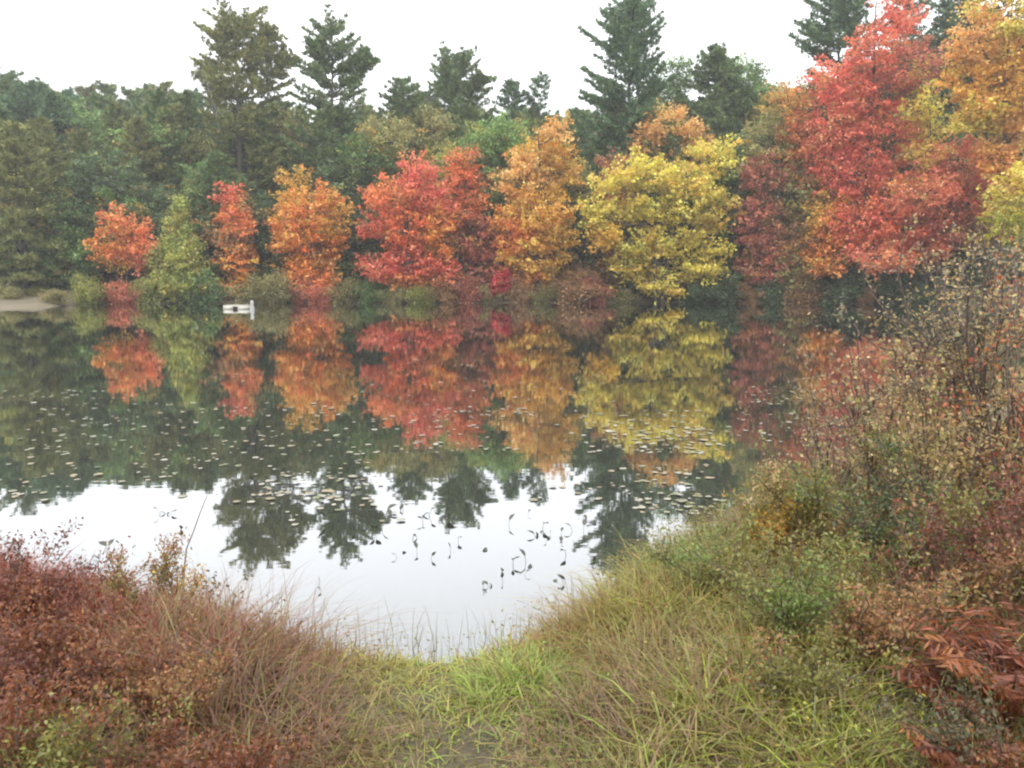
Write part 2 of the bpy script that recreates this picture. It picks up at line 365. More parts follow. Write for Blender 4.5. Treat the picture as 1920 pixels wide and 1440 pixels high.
# ------------------------------------------------------------------ pines
def pine_meshes(rng, H, prof, pal, z0=.12, trunk_r=.22, rise=(.05, .5), whorl=.75, nbr=5, dens=1.0, top_tuft=True, needle=.34, lean=0.0):
    """prof: (height fraction, left reach m, right reach m)"""
    tk = MB(); nd = MB(); br = MB()
    hh = np.linspace(0, 1, 12); p = np.zeros((12, 3)); p[:, 2] = hh * H
    p[:, 0] = lean * hh + np.cumsum(rng.normal(0, .035, 12)); p[:, 1] = np.cumsum(rng.normal(0, .035, 12)); p[0, :2] = 0
    tube(tk, p, trunk_r * (1.1 - 1.02 * hh), 8)
    pf = np.array(prof)
    tc_, td, tcol = [], [], []
    z = z0 * H; ph = rng.uniform(0, 6.28)
    while z < H * .985:
        t = z / H; ph += 2.4
        lL = np.interp(t, pf[:, 0], pf[:, 1]); lR = np.interp(t, pf[:, 0], pf[:, 2])
        for k in range(nbr + (rng.random() < .4)):
            a = ph + k * 6.283 / nbr + rng.normal(0, .28)
            L = (lL + (lR - lL) * (1 + math.cos(a)) / 2) * rng.uniform(.66, 1.18)
            if rng.random() < .08: L *= .4
            if L < .25: continue
            zz = z + rng.normal(0, .16)
            st_ = np.array([np.interp(zz, p[:, 2], p[:, 0]), np.interp(zz, p[:, 2], p[:, 1]), zz])
            rs = rise[0] + (rise[1] - rise[0]) * t ** 1.6 + rng.normal(0, .09)
            ns = 7; s = np.linspace(0, 1, ns)[:, None]
            dirh = np.array([math.cos(a), math.sin(a), 0])
            bp = st_ + dirh * L * s + np.array([0, 0, 1]) * L * (rs * s + (.10 if rs < .35 else .05) * s ** 3 - .10 * np.sin(s * 3.14) * (t < .6))
            bp += rng.normal(0, .03, (ns, 3)) * s
            tube(br, bp, .05 * (L / 3) ** .5 * np.linspace(1, .2, ns), 4)
            sd_ = np.array([-math.sin(a), math.cos(a), 0])
            nn = max(3, int(L * .72 / .25 * dens))
            for q in np.linspace(.26, 1.0, nn):
                c = np.array([np.interp(q, s[:, 0], bp[:, m]) for m in range(3)])
                tl = (.34 * L * (1.05 - q) + .22) * rng.uniform(.7, 1.15)
                for sg in (-1, 1):
                    dd = unit(dirh * .75 + sd_ * sg * .8 + np.array([0, 0, .12 + rs * .5]) + rng.normal(0, .12, 3))
                    for r_ in np.arange(.12, tl + .05, .24):
                        tc_.append(c + dd * r_ + rng.normal(0, .035, 3)); td.append(dd)
                        tcol.append(rng.integers(0, len(pal)))
                if q > .85:
                    tc_.append(c); td.append(unit(dirh + np.array([0, 0, rs]))); tcol.append(0)
        z += whorl * rng.uniform(.8, 1.2) * (1.0 if t < .8 else .62)
    if top_tuft:
        for k in range(10):
            tc_.append(p[-1] + np.array([0, 0, -.08 * k]) + rng.normal(0, .05, 3)); td.append(unit(np.array([rng.normal(0, .5), rng.normal(0, .5), 1]))); tcol.append(0)
    tc_ = np.array(tc_); td = np.array(td); n = len(tc_); m = 8
    d = unit(td[:, None] * .75 + np.array([0, 0, .28]) + rng.normal(0, .55, (n, m, 3)))
    ln = needle * rng.uniform(.65, 1.2, (n, m, 1))
    b = unit(np.cross(d, rng.normal(size=(n, m, 3)))) * (.115 * needle / .34)
    o = tc_[:, None] + rng.normal(0, .05, (n, m, 3))
    v = np.stack([o - b * .5, o + b * .5, o + d * ln], 2)
    col = np.array(pal)[np.array(tcol)] * (1 + rng.normal(0, .15, (n, 1)))
    col = np.clip(np.repeat(col, m * 3, 0) * (1 + np.repeat(rng.normal(0, .10, (n * m, 1)), 3, 0)), .003, .8)
    nd.add(v.reshape(-1, 3), np.arange(n * m * 3).reshape(-1, 3), col)
    return tk, nd, br

PINE = P((92, 110, 64), (84, 104, 64), (104, 116, 66), (78, 98, 64), k=1.0)
PINEOL = P((112, 116, 66), (102, 110, 62), (122, 120, 68), k=1.0)
PINEBL = P((82, 106, 72), (74, 100, 70), (92, 112, 72), k=1.0)
def pine(name, label, px, Y, top_py, prof_px, pal, seed, group=None, leaders=(), **kw):
    """prof_px: (py, reach to the west, reach to the east) in photograph pixels"""
    rng = np.random.default_rng(seed)
    base = W(px, 560, Y); bz = gz(base[0], Y) - .1
    base = np.array([base[0], Y, bz]); s = MPP(Y)
    H = W(px, top_py, Y)[2] - bz
    prof = sorted([((W(px, py, Y)[2] - bz) / H, l * s, r * s) for py, l, r in prof_px])
    prof = [(0, prof[0][1], prof[0][2])] + prof
    root = empty(name, base, label, 'tree', group)
    tk, nd, br = pine_meshes(rng, H, prof, pal, **kw)
    for (fx, fy, tx, ty, rch) in leaders:      # side leaders: upswept limbs that carry a plume of their own
        a = W(px, fy, Y) - base; a[0] = 0; dy = rng.uniform(-1.2, 1.2); e = W(tx, ty, Y + dy) - base; LH = np.linalg.norm(e - a)
        t2, n2, b2 = pine_meshes(rng, LH, [(0, .3, .3), (.35, rch * s * .6, rch * s * .6), (.7, rch * s, rch * s), (.9, rch * s * .8, rch * s * .8), (1, .3, .3)], pal, z0=.35, trunk_r=.09, rise=(.3, .9), whorl=.42, nbr=5)
        d = (e - a) / LH; R3 = np.array(Vector((0, 0, 1)).rotation_difference(Vector(d)).to_matrix())
        for src, dst in ((t2, br), (n2, nd), (b2, br)):
            o0 = dst.n
            dst.v += [v @ R3.T + a for v in src.v]; dst.c += src.c; dst.n += src.n
            for k_, fl in src.f.items(): dst.f.setdefault(k_, []).extend([f + o0 for f in fl])
    t_ = tk.build('trunk', M_BARK, root, True); br.build('branches', M_BARK, t_, True); nd.build('crown', M_NEEDLE, root)
    return root

pine('pine_tree', 'tallest broad-crowned pine with a leafless limb, above the narrow orange-red tree', 462, 70, 26,
     [(28, 30, 34), (60, 58, 58), (100, 70, 74), (140, 76, 84), (190, 104, 98), (215, 60, 85), (260, 60, 80), (340, 70, 75), (420, 60, 60), (500, 40, 40)], PINEOL, 101, dens=.85, leaders=[(0, 170, 412, 55, 26), (0, 150, 505, 60, 26), (0, 205, 392, 130, 28), (0, 200, 535, 105, 30)], rise=(-.02, .6), z0=.26, whorl=1.0, trunk_r=.34, nbr=5)
pine('pine_tree', 'open-topped pine with ragged upswept boughs, second from the tallest pine', 632, 70, 44,
     [(46, 24, 24), (80, 42, 40), (110, 54, 50), (150, 62, 62), (195, 70, 82), (230, 66, 90), (290, 88, 92), (360, 85, 80), (430, 60, 60), (500, 40, 40)], PINE, 102, leaders=[(0, 170, 592, 90, 20), (0, 185, 688, 105, 20)], rise=(.0, .7), z0=.2, whorl=.95, trunk_r=.28)
pine('pine_tree', 'slim round-topped pine above the gap between red and golden trees', 862, 78, 104,
     [(106, 24, 24), (140, 44, 40), (180, 50, 62), (230, 62, 66), (300, 60, 60), (380, 50, 50)], PINE, 103, leaders=[(0, 220, 905, 150, 24), (0, 210, 835, 150, 20)], rise=(.05, .8), z0=.2, whorl=.85)
pine('pine_tree', 'small pointed pine between the open-topped pine and the slim round-topped pine', 762, 74, 148,
     [(152, 8, 8), (185, 40, 34), (240, 55, 50), (320, 66, 60), (420, 55, 50)], PINE, 104, rise=(.0, .6), z0=.12)
pine('pine_tree', 'little conical pine beside the thin sparse pine on the skyline', 955, 80, 152,
     [(156, 6, 6), (190, 24, 26), (240, 36, 36), (330, 45, 45)], PINEBL, 105, rise=(.0, .6), z0=.2)
pine('pine_tree', 'thin sparse pine with a bare forked top on the skyline', 1008, 80, 150,
     [(154, 10, 10), (175, 22, 20), (215, 24, 20), (260, 28, 26), (330, 34, 34)], PINEBL, 106, rise=(.2, .9), z0=.25, whorl=1.1, nbr=4)
pine('pine_tree', 'tall pine with upswept spiky boughs behind the golden and yellow trees', 1172, 70, -4,
     [(0, 16, 16), (40, 42, 44), (90, 64, 60), (130, 80, 62), (165, 70, 60), (195, 118, 84), (240, 80, 90), (300, 88, 95), (380, 90, 90), (470, 70, 70)], PINEBL, 107, rise=(-.05, .95), z0=.1, whorl=.72, trunk_r=.3, nbr=6)
pine('spruce_tree', 'dense pointed spruce behind the bronze-topped tree', 1322, 74, 84,
     [(88, 5, 5), (130, 34, 34), (180, 50, 50), (240, 60, 58), (330, 70, 68), (440, 74, 70)], PINE, 108, rise=(-.05, .4), z0=.05, whorl=.6, nbr=6)
pine('pine_tree', 'dark ragged pine rising behind the shoulder of the great red maple', 1548, 68, -16,
     [(-10, 34, 34), (30, 62, 54), (70, 72, 60), (110, 80, 70), (135, 86, 60), (190, 60, 60), (300, 60, 60), (420, 55, 55)], PINEBL, 109, rise=(.0, .8), z0=.15, whorl=.8, trunk_r=.28)
pine('pine_tree', 'dark pine top just showing above the great red maple crown', 1664, 70, -40,
     [(-30, 15, 15), (10, 36, 34), (50, 48, 44), (120, 50, 50), (300, 60, 60)], PINEBL, 110, rise=(.0, .7), z0=.3)
pine('pine_tree', 'dark teal pine filling the gap between red and orange crowns', 1765, 69, -60,
     [(-50, 15, 15), (20, 55, 55), (100, 60, 60), (200, 62, 58), (350, 60, 60), (500, 60, 60)], PINEBL, 111, rise=(-.1, .5), z0=.05, whorl=.65)
pine('pine_tree', 'pine with layered drooping boughs beside the little sandy beach', 52, 61, 232,
     [(236, 14, 16), (290, 56, 54), (360, 72, 70), (430, 80, 78), (500, 82, 76), (540, 60, 60)], PINEOL, 112, rise=(-.28, .35), z0=.06, whorl=.8, nbr=6)
pine('pine_tree', 'flat-topped hazy pine at the end of the skyline above the beach', 22, 82, 146,
     [(150, 30, 34), (165, 50, 44), (200, 50, 50), (260, 50, 55), (360, 60, 60)], PINE, 113, rise=(.1, .7), z0=.2, whorl=.8)
pine('pine_tree', 'half hidden hazy pine filling the gap right of the tallest pine', 525, 77, 205,
     [(210, 10, 10), (240, 40, 40), (300, 55, 55), (400, 60, 60), (500, 50, 50)], PINE, 115, rise=(.0, .6), z0=.1, whorl=.75)
pine('pine_tree', 'rounded hazy pine on the skyline next to the flat-topped one', 94, 80, 160,
     [(164, 14, 14), (185, 30, 34), (240, 46, 46), (330, 60, 60), (450, 60, 60)], PINEBL, 114, rise=(.0, .6), z0=.1, whorl=.7)

# ------------------------------------------------------------------ autumn trees along the far shore
BL = broadleaf
BL('maple_tree', 'small round orange-red maple nearest the sandy beach', 228, 61.5,
   [(226, 420, 34, 26, REDOR), (205, 468, 28, 26, ORANGE), (250, 452, 36, 38, REDOR), (232, 482, 40, 22, ORANGE), (268, 480, 22, 26, SALMON)], seed=1, trunk_r=.1, stems=2)
BL('willow_tree', 'feathery yellow-green tree between the two orange-red trees', 335, 61.8,
   [(335, 400, 12, 28, YGREEN), (334, 440, 24, 32, YGREEN), (318, 490, 32, 36, YGREEN), (354, 488, 32, 40, YGREEN), (335, 535, 50, 26, YGREEN), (290, 535, 32, 24, OLIVE), (375, 535, 30, 24, BGREEN)], seed=2, trunk_r=.1, flat=.5, spray=.9, rise=.5, stems=2)
BL('maple_tree', 'narrow upright orange-red maple behind the white float', 437, 62.5,
   [(432, 362, 22, 28, RED), (440, 405, 30, 26, REDOR), (455, 430, 20, 18, REDOR), (428, 455, 30, 24, BRONZE), (440, 490, 38, 28, ORANGE), (436, 530, 28, 22, ORANGE), (400, 430, 26, 26, BRONZE, 1.0)], seed=3, trunk_r=.1)
BL('aspen_tree', 'thin golden treetop peeping over the bright orange maple', 552, 65,
   [(550, 345, 24, 30, GOLD), (552, 395, 36, 36, GOLD), (556, 450, 44, 50, OLIVE)], seed=4, trunk_r=.1)
BL('maple_tree', 'bright orange maple with scarlet lower boughs and golden flank', 585, 62.5,
   [(575, 395, 40, 34, ORANGE), (612, 375, 26, 28, ORANGE), (628, 420, 28, 44, GOLD), (560, 440, 46, 40, ORANGE), (600, 465, 44, 40, P((232, 140, 48), (226, 128, 46), (218, 112, 48))), (585, 505, 56, 26, ORANGE), (596, 530, 40, 18, REDOR)], seed=5, trunk_r=.14, gap=.05)
BL('maple_tree', 'large red maple with pinkish-red peak and orange centre', 765, 62,
   [(782, 330, 34, 34, PINKRED), (735, 368, 52, 32, REDOR), (795, 372, 44, 40, PINKRED), (708, 425, 38, 26, RED), (765, 430, 56, 40, P((222, 112, 70), (214, 104, 64), (226, 126, 72))), (820, 430, 30, 52, ORANGE), (710, 502, 44, 26, PINKRED), (770, 490, 56, 34, RED), (825, 512, 32, 26, RED), (775, 525, 50, 18, REDOR)], seed=6, trunk_r=.2, gap=.08)
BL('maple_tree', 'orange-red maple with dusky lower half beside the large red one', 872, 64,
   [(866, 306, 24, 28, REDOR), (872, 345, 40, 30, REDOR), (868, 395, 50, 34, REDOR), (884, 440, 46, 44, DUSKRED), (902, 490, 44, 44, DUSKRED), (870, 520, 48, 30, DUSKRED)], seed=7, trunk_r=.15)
BL('maple_tree', 'tall golden-orange maple with pale orange tip', 1010, 62.5,
   [(1050, 245, 26, 24, PALEOR), (1010, 285, 44, 36, GOLD), (1040, 320, 44, 50, GOLD), (980, 340, 46, 50, PALEOR), (1010, 400, 68, 46, GOLD), (1035, 440, 46, 40, GOLD), (965, 440, 44, 50, P((222, 140, 70), (214, 128, 66))), (1000, 480, 60, 34, GOLD), (1040, 525, 40, 30, GOLD), (985, 515, 40, 20, ORANGE)], seed=8, trunk_r=.18, gap=.06)
BL('burning_bush', 'little crimson bush at the waterline below the golden-orange maple', 945, 61.8,
   [(945, 526, 20, 16, CRIMSON), (935, 540, 16, 12, CRIMSON)], seed=9, trunk_r=.04, cat='bush', spray=.6, leaf=.14, dens=4)
BL('oak_tree', 'bronze-orange treetop standing behind the yellow maple', 1250, 67,
   [(1250, 240, 50, 36, PALEOR), (1222, 272, 40, 38, PALEOR), (1284, 275, 40, 42, PALEOR), (1250, 330, 60, 50, BRONZE)], seed=10, trunk_r=.18, rise=.6)
BL('maple_tree', 'dark red sapling top showing behind the yellow maple', 1150, 65.5,
   [(1150, 318, 22, 28, DUSKRED), (1160, 360, 30, 32, DUSKRED), (1130, 430, 34, 50, BRONZE), (1135, 500, 40, 40, BRONZE)], seed=11, trunk_r=.1)
BL('maple_tree', 'spreading yellow maple with layered lemon sprays over the water', 1235, 61,
   [(1150, 345, 44, 22, YELLOW), (1190, 320, 44, 24, YELLOW), (1250, 330, 60, 30, YELLOW), (1340, 300, 38, 42, YELLOW), (1290, 350, 60, 30, YELLOW), (1120, 400, 34, 30, YELLOW), (1180, 400, 56, 30, YELLOW), (1270, 400, 60, 28, YELLOW), (1345, 395, 36, 40, YELLOW), (1130, 445, 40, 18, P((208, 170, 66), (200, 160, 60))), (1210, 460, 50, 26, YELLOW), (1300, 460, 60, 28, YELLOW), (1180, 500, 36, 18, YELLOW), (1255, 520, 50, 20, YELLOW), (1320, 500, 46, 26, YELLOW), (1240, 536, 46, 16, YELLOW)], seed=12, trunk_r=.18, gap=.2, flat=.15, dens=2.4, spray=1.55, rise=.38, stems=3, per=52, leaf=.2)
BL('oak_tree', 'dull bronze and green tree between yellow maple and great red maple', 1450, 62,
   [(1480, 200, 44, 36, P((196, 150, 84), (184, 140, 78), (160, 138, 76))), (1440, 270, 44, 50, OLIVE), (1495, 270, 36, 60, P((198, 128, 74), (186, 120, 70))), (1430, 340, 44, 44, DUSKRED), (1480, 360, 52, 50, OLIVE), (1420, 420, 36, 44, DUSKRED), (1475, 440, 54, 46, BRONZE), (1430, 500, 44, 40, DUSKRED), (1490, 510, 46, 44, OLIVE)], seed=13, trunk_r=.2)
BL('maple_tree', 'great red maple towering above the misty corner of the pond', 1620, 60,
   [(1690, 20, 36, 50, PINKRED), (1640, 95, 46, 40, RED), (1570, 160, 54, 44, PINKRED), (1640, 170, 66, 54, RED), (1710, 120, 46, 60, DUSKRED), (1570, 240, 62, 56, PINKRED), (1650, 260, 70, 60, RED), (1590, 330, 70, 50, PINKRED), (1660, 350, 60, 50, RED), (1545, 390, 30, 44, GOLD), (1610, 410, 66, 44, RED), (1560, 465, 48, 40, ORANGE), (1640, 460, 60, 36, RED), (1550, 500, 34, 22, ORANGE)], seed=14, trunk_r=.28, spray=1.5)
BL('birch_tree', 'slim spiky yellow tree in front of the great red maple', 1735, 58,
   [(1722, 150, 18, 36, YELLOW), (1725, 205, 34, 26, YELLOW), (1740, 245, 40, 28, YELLOW), (1735, 285, 44, 26, P((198, 170, 84), (188, 160, 76))), (1715, 350, 38, 30, P((200, 140, 74), (188, 150, 70)))], seed=15, trunk_r=.1, flat=.14, spray=1.3, gap=.1, rise=.5, dens=1.8)
BL('maple_tree', 'low salmon-red maple in front, arching towards the misty cove', 1770, 57,
   [(1800, 305, 66, 40, SALMON), (1730, 370, 60, 40, SALMON), (1820, 370, 56, 46, P((196, 100, 70), (186, 112, 72))), (1700, 430, 64, 34, RED), (1780, 430, 62, 34, DUSKRED), (1660, 485, 60, 24, SALMON), (1740, 470, 50, 22, RED), (1850, 420, 36, 40, BRONZE)], seed=16, trunk_r=.16)
BL('maple_tree', 'orange and yellow maple cut off by the picture edge', 1870, 54,
   [(1890, 20, 60, 50, YELLOW), (1830, 70, 44, 50, PALEOR), (1895, 110, 54, 50, GOLD), (1820, 150, 44, 44, GOLD), (1880, 190, 60, 44, GOLD), (1830, 220, 46, 34, YELLOW), (1890, 260, 50, 44, PALEOR), (1930, 150, 40, 90, GOLD), (1900, 330, 44, 40, PALEOR), (1870, 300, 36, 30, ORANGE)], seed=17, trunk_r=.22, gap=.1)
BL('maple_tree', 'yellow-green low maple below the orange and yellow one', 1900, 52,
   [(1890, 375, 40, 30, YELLOW), (1925, 350, 36, 40, YELLOW), (1900, 420, 44, 26, P((186, 180, 60), (170, 172, 60))), (1930, 450, 40, 24, YGREEN)], seed=18, trunk_r=.12, flat=.16, gap=.1)
# green broad-leaved trees
BL('green_tree', 'bright green leafy tree between red and golden-orange maples', 930, 66,
   [(925, 262, 44, 34, BGREEN), (960, 250, 34, 26, BGREEN), (900, 300, 44, 40, GREEN), (945, 310, 46, 46, BGREEN), (850, 300, 34, 30, YGREEN), (920, 380, 60, 60, GREEN)], seed=19, trunk_r=.18)
BL('green_tree', 'light green leafy crown in the dark woods near the beach', 290, 71,
   [(285, 262, 56, 22, BGREEN), (325, 280, 36, 28, GREEN), (240, 276, 34, 18, BGREEN), (300, 330, 56, 40, DKGREEN), (280, 420, 60, 60, DKGREEN)], seed=20, trunk_r=.18)
BL('green_tree', 'dark green rounded tree behind the small round orange-red maple', 200, 65,
   [(200, 330, 60, 44, DKGREEN), (170, 400, 56, 56, DKGREEN), (240, 400, 56, 60, GREEN), (190, 480, 60, 60, DKGREEN), (290, 400, 44, 56, DKGREEN), (330, 470, 44, 60, DKGREEN)], seed=21, trunk_r=.18)
BL('green_tree', 'pale hazy green tree on the skyline right of the dense spruce', 1385, 76,
   [(1375, 125, 26, 26, BGREEN), (1400, 160, 50, 40, GREEN), (1430, 210, 54, 50, BGREEN), (1370, 220, 50, 56, GREEN), (1420, 290, 60, 60, GREEN)], seed=22, trunk_r=.2, gap=.1)
BL('green_tree', 'green leafy skyline tree between spiky pine and dense spruce', 1265, 77,
   [(1262, 140, 30, 30, GREEN), (1250, 190, 44, 40, GREEN), (1275, 240, 50, 50, DKGREEN), (1225, 250, 40, 50, GREEN)], seed=23, trunk_r=.18)
BL('green_tree', 'dark green tree between open-topped pine and large red maple', 690, 67,
   [(690, 300, 56, 50, GREEN), (650, 350, 50, 60, DKGREEN), (720, 260, 44, 40, OLIVE), (670, 430, 60, 70, DKGREEN)], seed=24, trunk_r=.18)
BL('green_tree', 'shadowy dark green tree under the salmon-red maple', 1790, 60.5,
   [(1780, 460, 60, 44, DKGREEN), (1840, 440, 54, 50, DKGREEN), (1740, 510, 60, 40, DKGREEN), (1830, 510, 70, 44, DKGREEN), (1650, 530, 60, 32, DKGREEN)], seed=25, trunk_r=.14)

for k, (lab, px, Y, bl) in enumerate([
    ('light olive-green leafy tree in the woods above the feathery tree', 355, 72, [(360, 290, 36, 34, OLIVE), (350, 340, 44, 44, GREEN), (360, 410, 44, 50, GREEN)]),
    ('yellowish-green leafy tree at the edge of the woods over the beach', 12, 66, [(8, 330, 44, 40, YGREEN), (20, 390, 40, 40, OLIVE), (0, 450, 50, 50, GREEN)]),
    ('mid green leafy tree on the slope left of the tallest pine', 150, 74, [(150, 240, 50, 34, GREEN), (120, 290, 50, 44, OLIVE), (185, 290, 48, 44, GREEN), (150, 360, 60, 50, GREEN)]),
    ('yellow-green leafy tree between the two tall pines', 555, 73, [(555, 255, 40, 40, OLIVE), (575, 310, 44, 44, GREEN), (540, 330, 44, 50, GREEN)]),
    ('mid green leafy tree behind the large red maple', 800, 72, [(800, 250, 44, 40, OLIVE), (780, 300, 50, 44, GREEN), (830, 310, 44, 44, YGREEN)]),
    ('dark green tree at the back of the sandy beach', 110, 63, [(110, 420, 50, 50, GREEN), (80, 480, 54, 50, DKGREEN), (135, 490, 50, 56, GREEN), (110, 535, 70, 30, DKGREEN)]),
    ('dark green tree behind the gap left of the narrow orange-red maple', 380, 66, [(385, 350, 40, 44, GREEN), (370, 420, 50, 50, DKGREEN), (385, 500, 56, 56, DKGREEN)]),
    ('dark undergrowth tree in the gap between narrow and bright orange maples', 490, 65.5, [(490, 410, 34, 44, DKGREEN), (490, 480, 44, 50, DKGREEN), (495, 535, 50, 34, OLIVE)]),
    ('dark undergrowth tree in the gap before the large red maple', 665, 65, [(665, 450, 34, 50, DKGREEN), (660, 520, 44, 40, GREEN)]),
    ('dark undergrowth tree behind the feet of the large red maple', 800, 66, [(760, 500, 60, 50, DKGREEN), (850, 500, 60, 54, DKGREEN)]),
    ('grey-green undergrowth tree between golden-orange and yellow maples', 1090, 65, [(1085, 360, 34, 44, OLIVE), (1090, 440, 40, 54, DKGREEN), (1085, 520, 50, 46, BRONZE)]),
    ('dark green undergrowth tree behind the yellow maple', 1250, 65, [(1190, 430, 60, 50, DKGREEN), (1290, 430, 60, 60, DKGREEN), (1220, 510, 64, 50, DKGREEN), (1320, 510, 64, 50, DKGREEN)]),
    ('dark green undergrowth tree behind the bronze and green tree', 1400, 66, [(1390, 320, 44, 60, GREEN), (1390, 420, 44, 60, DKGREEN), (1400, 510, 60, 50, DKGREEN), (1490, 500, 60, 54, DKGREEN)]),
    ('dark green undergrowth tree below the great red maple', 1600, 63.5, [(1600, 510, 70, 44, DKGREEN), (1690, 520, 60, 40, DKGREEN)])]):
    BL('green_tree', lab, px, Y, bl, seed=40 + k, trunk_r=.12)

# ------------------------------------------------------------------ the woods behind: copies of a few conifers and green trees
rngw = np.random.default_rng(77)
protos = []
for k, (H, pr, pal, kw) in enumerate([
    (15, [(0, 2.6, 2.6), (.3, 3.0, 2.8), (.6, 2.3, 2.4), (.85, 1.2, 1.3), (1, .25, .25)], PINE, dict(rise=(-.05, .6), z0=.08, whorl=.85)),
    (15, [(0, 2.4, 2.4), (.25, 2.8, 3.0), (.55, 2.5, 2.2), (.8, 1.7, 1.8), (.95, .9, .8), (1, .3, .3)], PINEOL, dict(rise=(-.1, .7), z0=.1, whorl=.95)),
    (15, [(0, 2.6, 2.7), (.3, 2.6, 2.5), (.6, 1.7, 1.7), (.85, .8, .8), (1, .1, .1)], PINEBL, dict(rise=(-.15, .35), z0=.05, whorl=.7, nbr=6)),
    (15, [(0, 2.2, 2.2), (.35, 2.6, 2.4), (.65, 2.2, 2.5), (.85, 1.6, 1.3), (1, .4, .4)], PINE, dict(rise=(.0, .85), z0=.12, whorl=1.0))]):
    tk, nd, br = pine_meshes(np.random.default_rng(500 + k), H, pr, pal, trunk_r=.22, needle=.42, **kw)
    r = empty('forest_pine', (0, 0, 0), '', 'tree')
    t_ = tk.build('trunk', M_BARK, r, True); br.build('branches', M_BARK, t_, True); nd.build('crown', M_NEEDLE, r); protos.append(r)
ANCH = [(22, 'the sandy beach'), (228, 'the small round orange-red maple'), (335, 'the feathery yellow-green tree'), (437, 'the narrow orange-red maple'), (585, 'the bright orange maple'), (765, 'the large red maple'), (880, 'the dusky orange-red maple'),
        (1010, 'the golden-orange maple'), (1235, 'the yellow maple'), (1450, 'the bronze and green tree'), (1620, 'the great red maple'), (1770, 'the salmon-red maple'), (1900, 'the orange and yellow maple')]
def anchor(px): return min(ANCH, key=lambda a: abs(a[0] - px))[1]
RANK = ['in the front rank of the woods', 'in the second rank of the woods', 'deep in the woods', 'deep in the woods', 'in the hazy back rank', 'in the hazy back rank']
WKIND = ['plain dark pine', 'olive-tinged pine', 'narrow bluish conifer', 'ragged upswept pine']
WLAB = ['plain dark pine in the crowded woods behind the autumn trees', 'olive-tinged pine in the crowded woods behind the autumn trees',
        'narrow bluish spruce-like tree in the crowded woods behind the autumn trees', 'ragged upswept pine in the crowded woods behind the autumn trees']
WGRP = ['dark pines of the back woods', 'olive pines of the back woods', 'bluish narrow conifers of the back woods', 'ragged pines of the back woods']
first = [True] * 4
SKY_X = [-200, 60, 150, 260, 360, 440, 700, 800, 900, 1000, 1040, 1085, 1130, 1200, 1300, 1440, 1500, 1600, 1800, 2100]
SKY_Y = [178, 166, 168, 166, 172, 190, 200, 190, 205, 200, 212, 212, 200, 190, 180, 175, 165, 130, 60, 40]
for row, (Yr, stp) in enumerate([(66.5, 4.4), (72, 3.9), (78, 3.9), (85, 4.0), (93, 4.0), (102, 3.8)]):
    X = -.70 * Yr + rngw.uniform(0, 3)
    while X < .70 * Yr:
        x = X + rngw.normal(0, .7); y = Yr + rngw.normal(0, 1.4)
        pxx = 960 + x / y * F * 1.015
        lim = np.interp(pxx, SKY_X, SKY_Y) + (rngw.uniform(50, 160) if row == 0 else rngw.uniform(-8, 42) if row < 4 else rngw.uniform(-12, 16))
        H = W(pxx, lim, y)[2] - gz(x, y)
        k = int(rngw.integers(0, 4)); sc = H / 15
        sxy = max(.75, sc * .75 + .3) * rngw.uniform(.9, 1.15)
        tn = rngw.normal(1, .10); tint = np.clip(np.array([tn * rngw.normal(1, .06), tn, tn * rngw.normal(1, .06)]), .6, 1.4)
        loc = (x, y, gz(x, y) - .1)
        wl = f'{WKIND[k]} {RANK[row]} behind {anchor(pxx)}'
        if first[k]:
            o = protos[k]; o.location = loc; o.scale = (sxy, sxy, sc); o['label'] = wl; o['group'] = WGRP[k]; first[k] = False
        else:
            copy_thing(protos[k], loc, rngw.uniform(0, 6.28), (sxy, sxy, sc), wl, WGRP[k], tint)
        X += stp * rngw.uniform(.8, 1.25)

# leafless tree beside the tallest pine
def bare_tree(name, label, px, Y, tips, seed, r0=.09, mat=None):
    rng = np.random.default_rng(seed)
    b = W(px, 560, Y); b[2] = gz(b[0], Y) - .1
    root = empty(name, b, label, 'tree'); m = MB()
    main = [np.zeros(3)] + [W(p[0], p[1], Y) - b for p in tips[0]]
    tube(m, main, np.linspace(r0, .015, len(main)), 6)
    for br in tips[1:]:
        q = [W(p[0], p[1], Y + rng.normal(0, .3)) - b for p in br]
        tube(m, q, np.linspace(r0 * .45, .012, len(q)), 4)
        for k in range(5):
            s = q[0] + (q[-1] - q[0]) * rng.uniform(.3, 1); tube(m, [s, s + rng.normal(0, .25, 3) + np.array([0, 0, .35])], [.015, .006], 3)
    m.build('trunk', mat or M_DEAD, root, True); return root
bare_tree('bare_tree', 'leafless grey forked tree leaning out beside the tallest pine', 418, 69,
          [[(415, 300), (408, 215), (396, 175), (378, 140), (372, 95)], [(408, 215), (390, 180), (385, 130), (384, 85)], [(400, 185), (378, 160), (366, 120), (362, 95)], [(410, 230), (395, 200), (384, 180)], [(396, 175), (392, 140), (395, 110)]], 3)

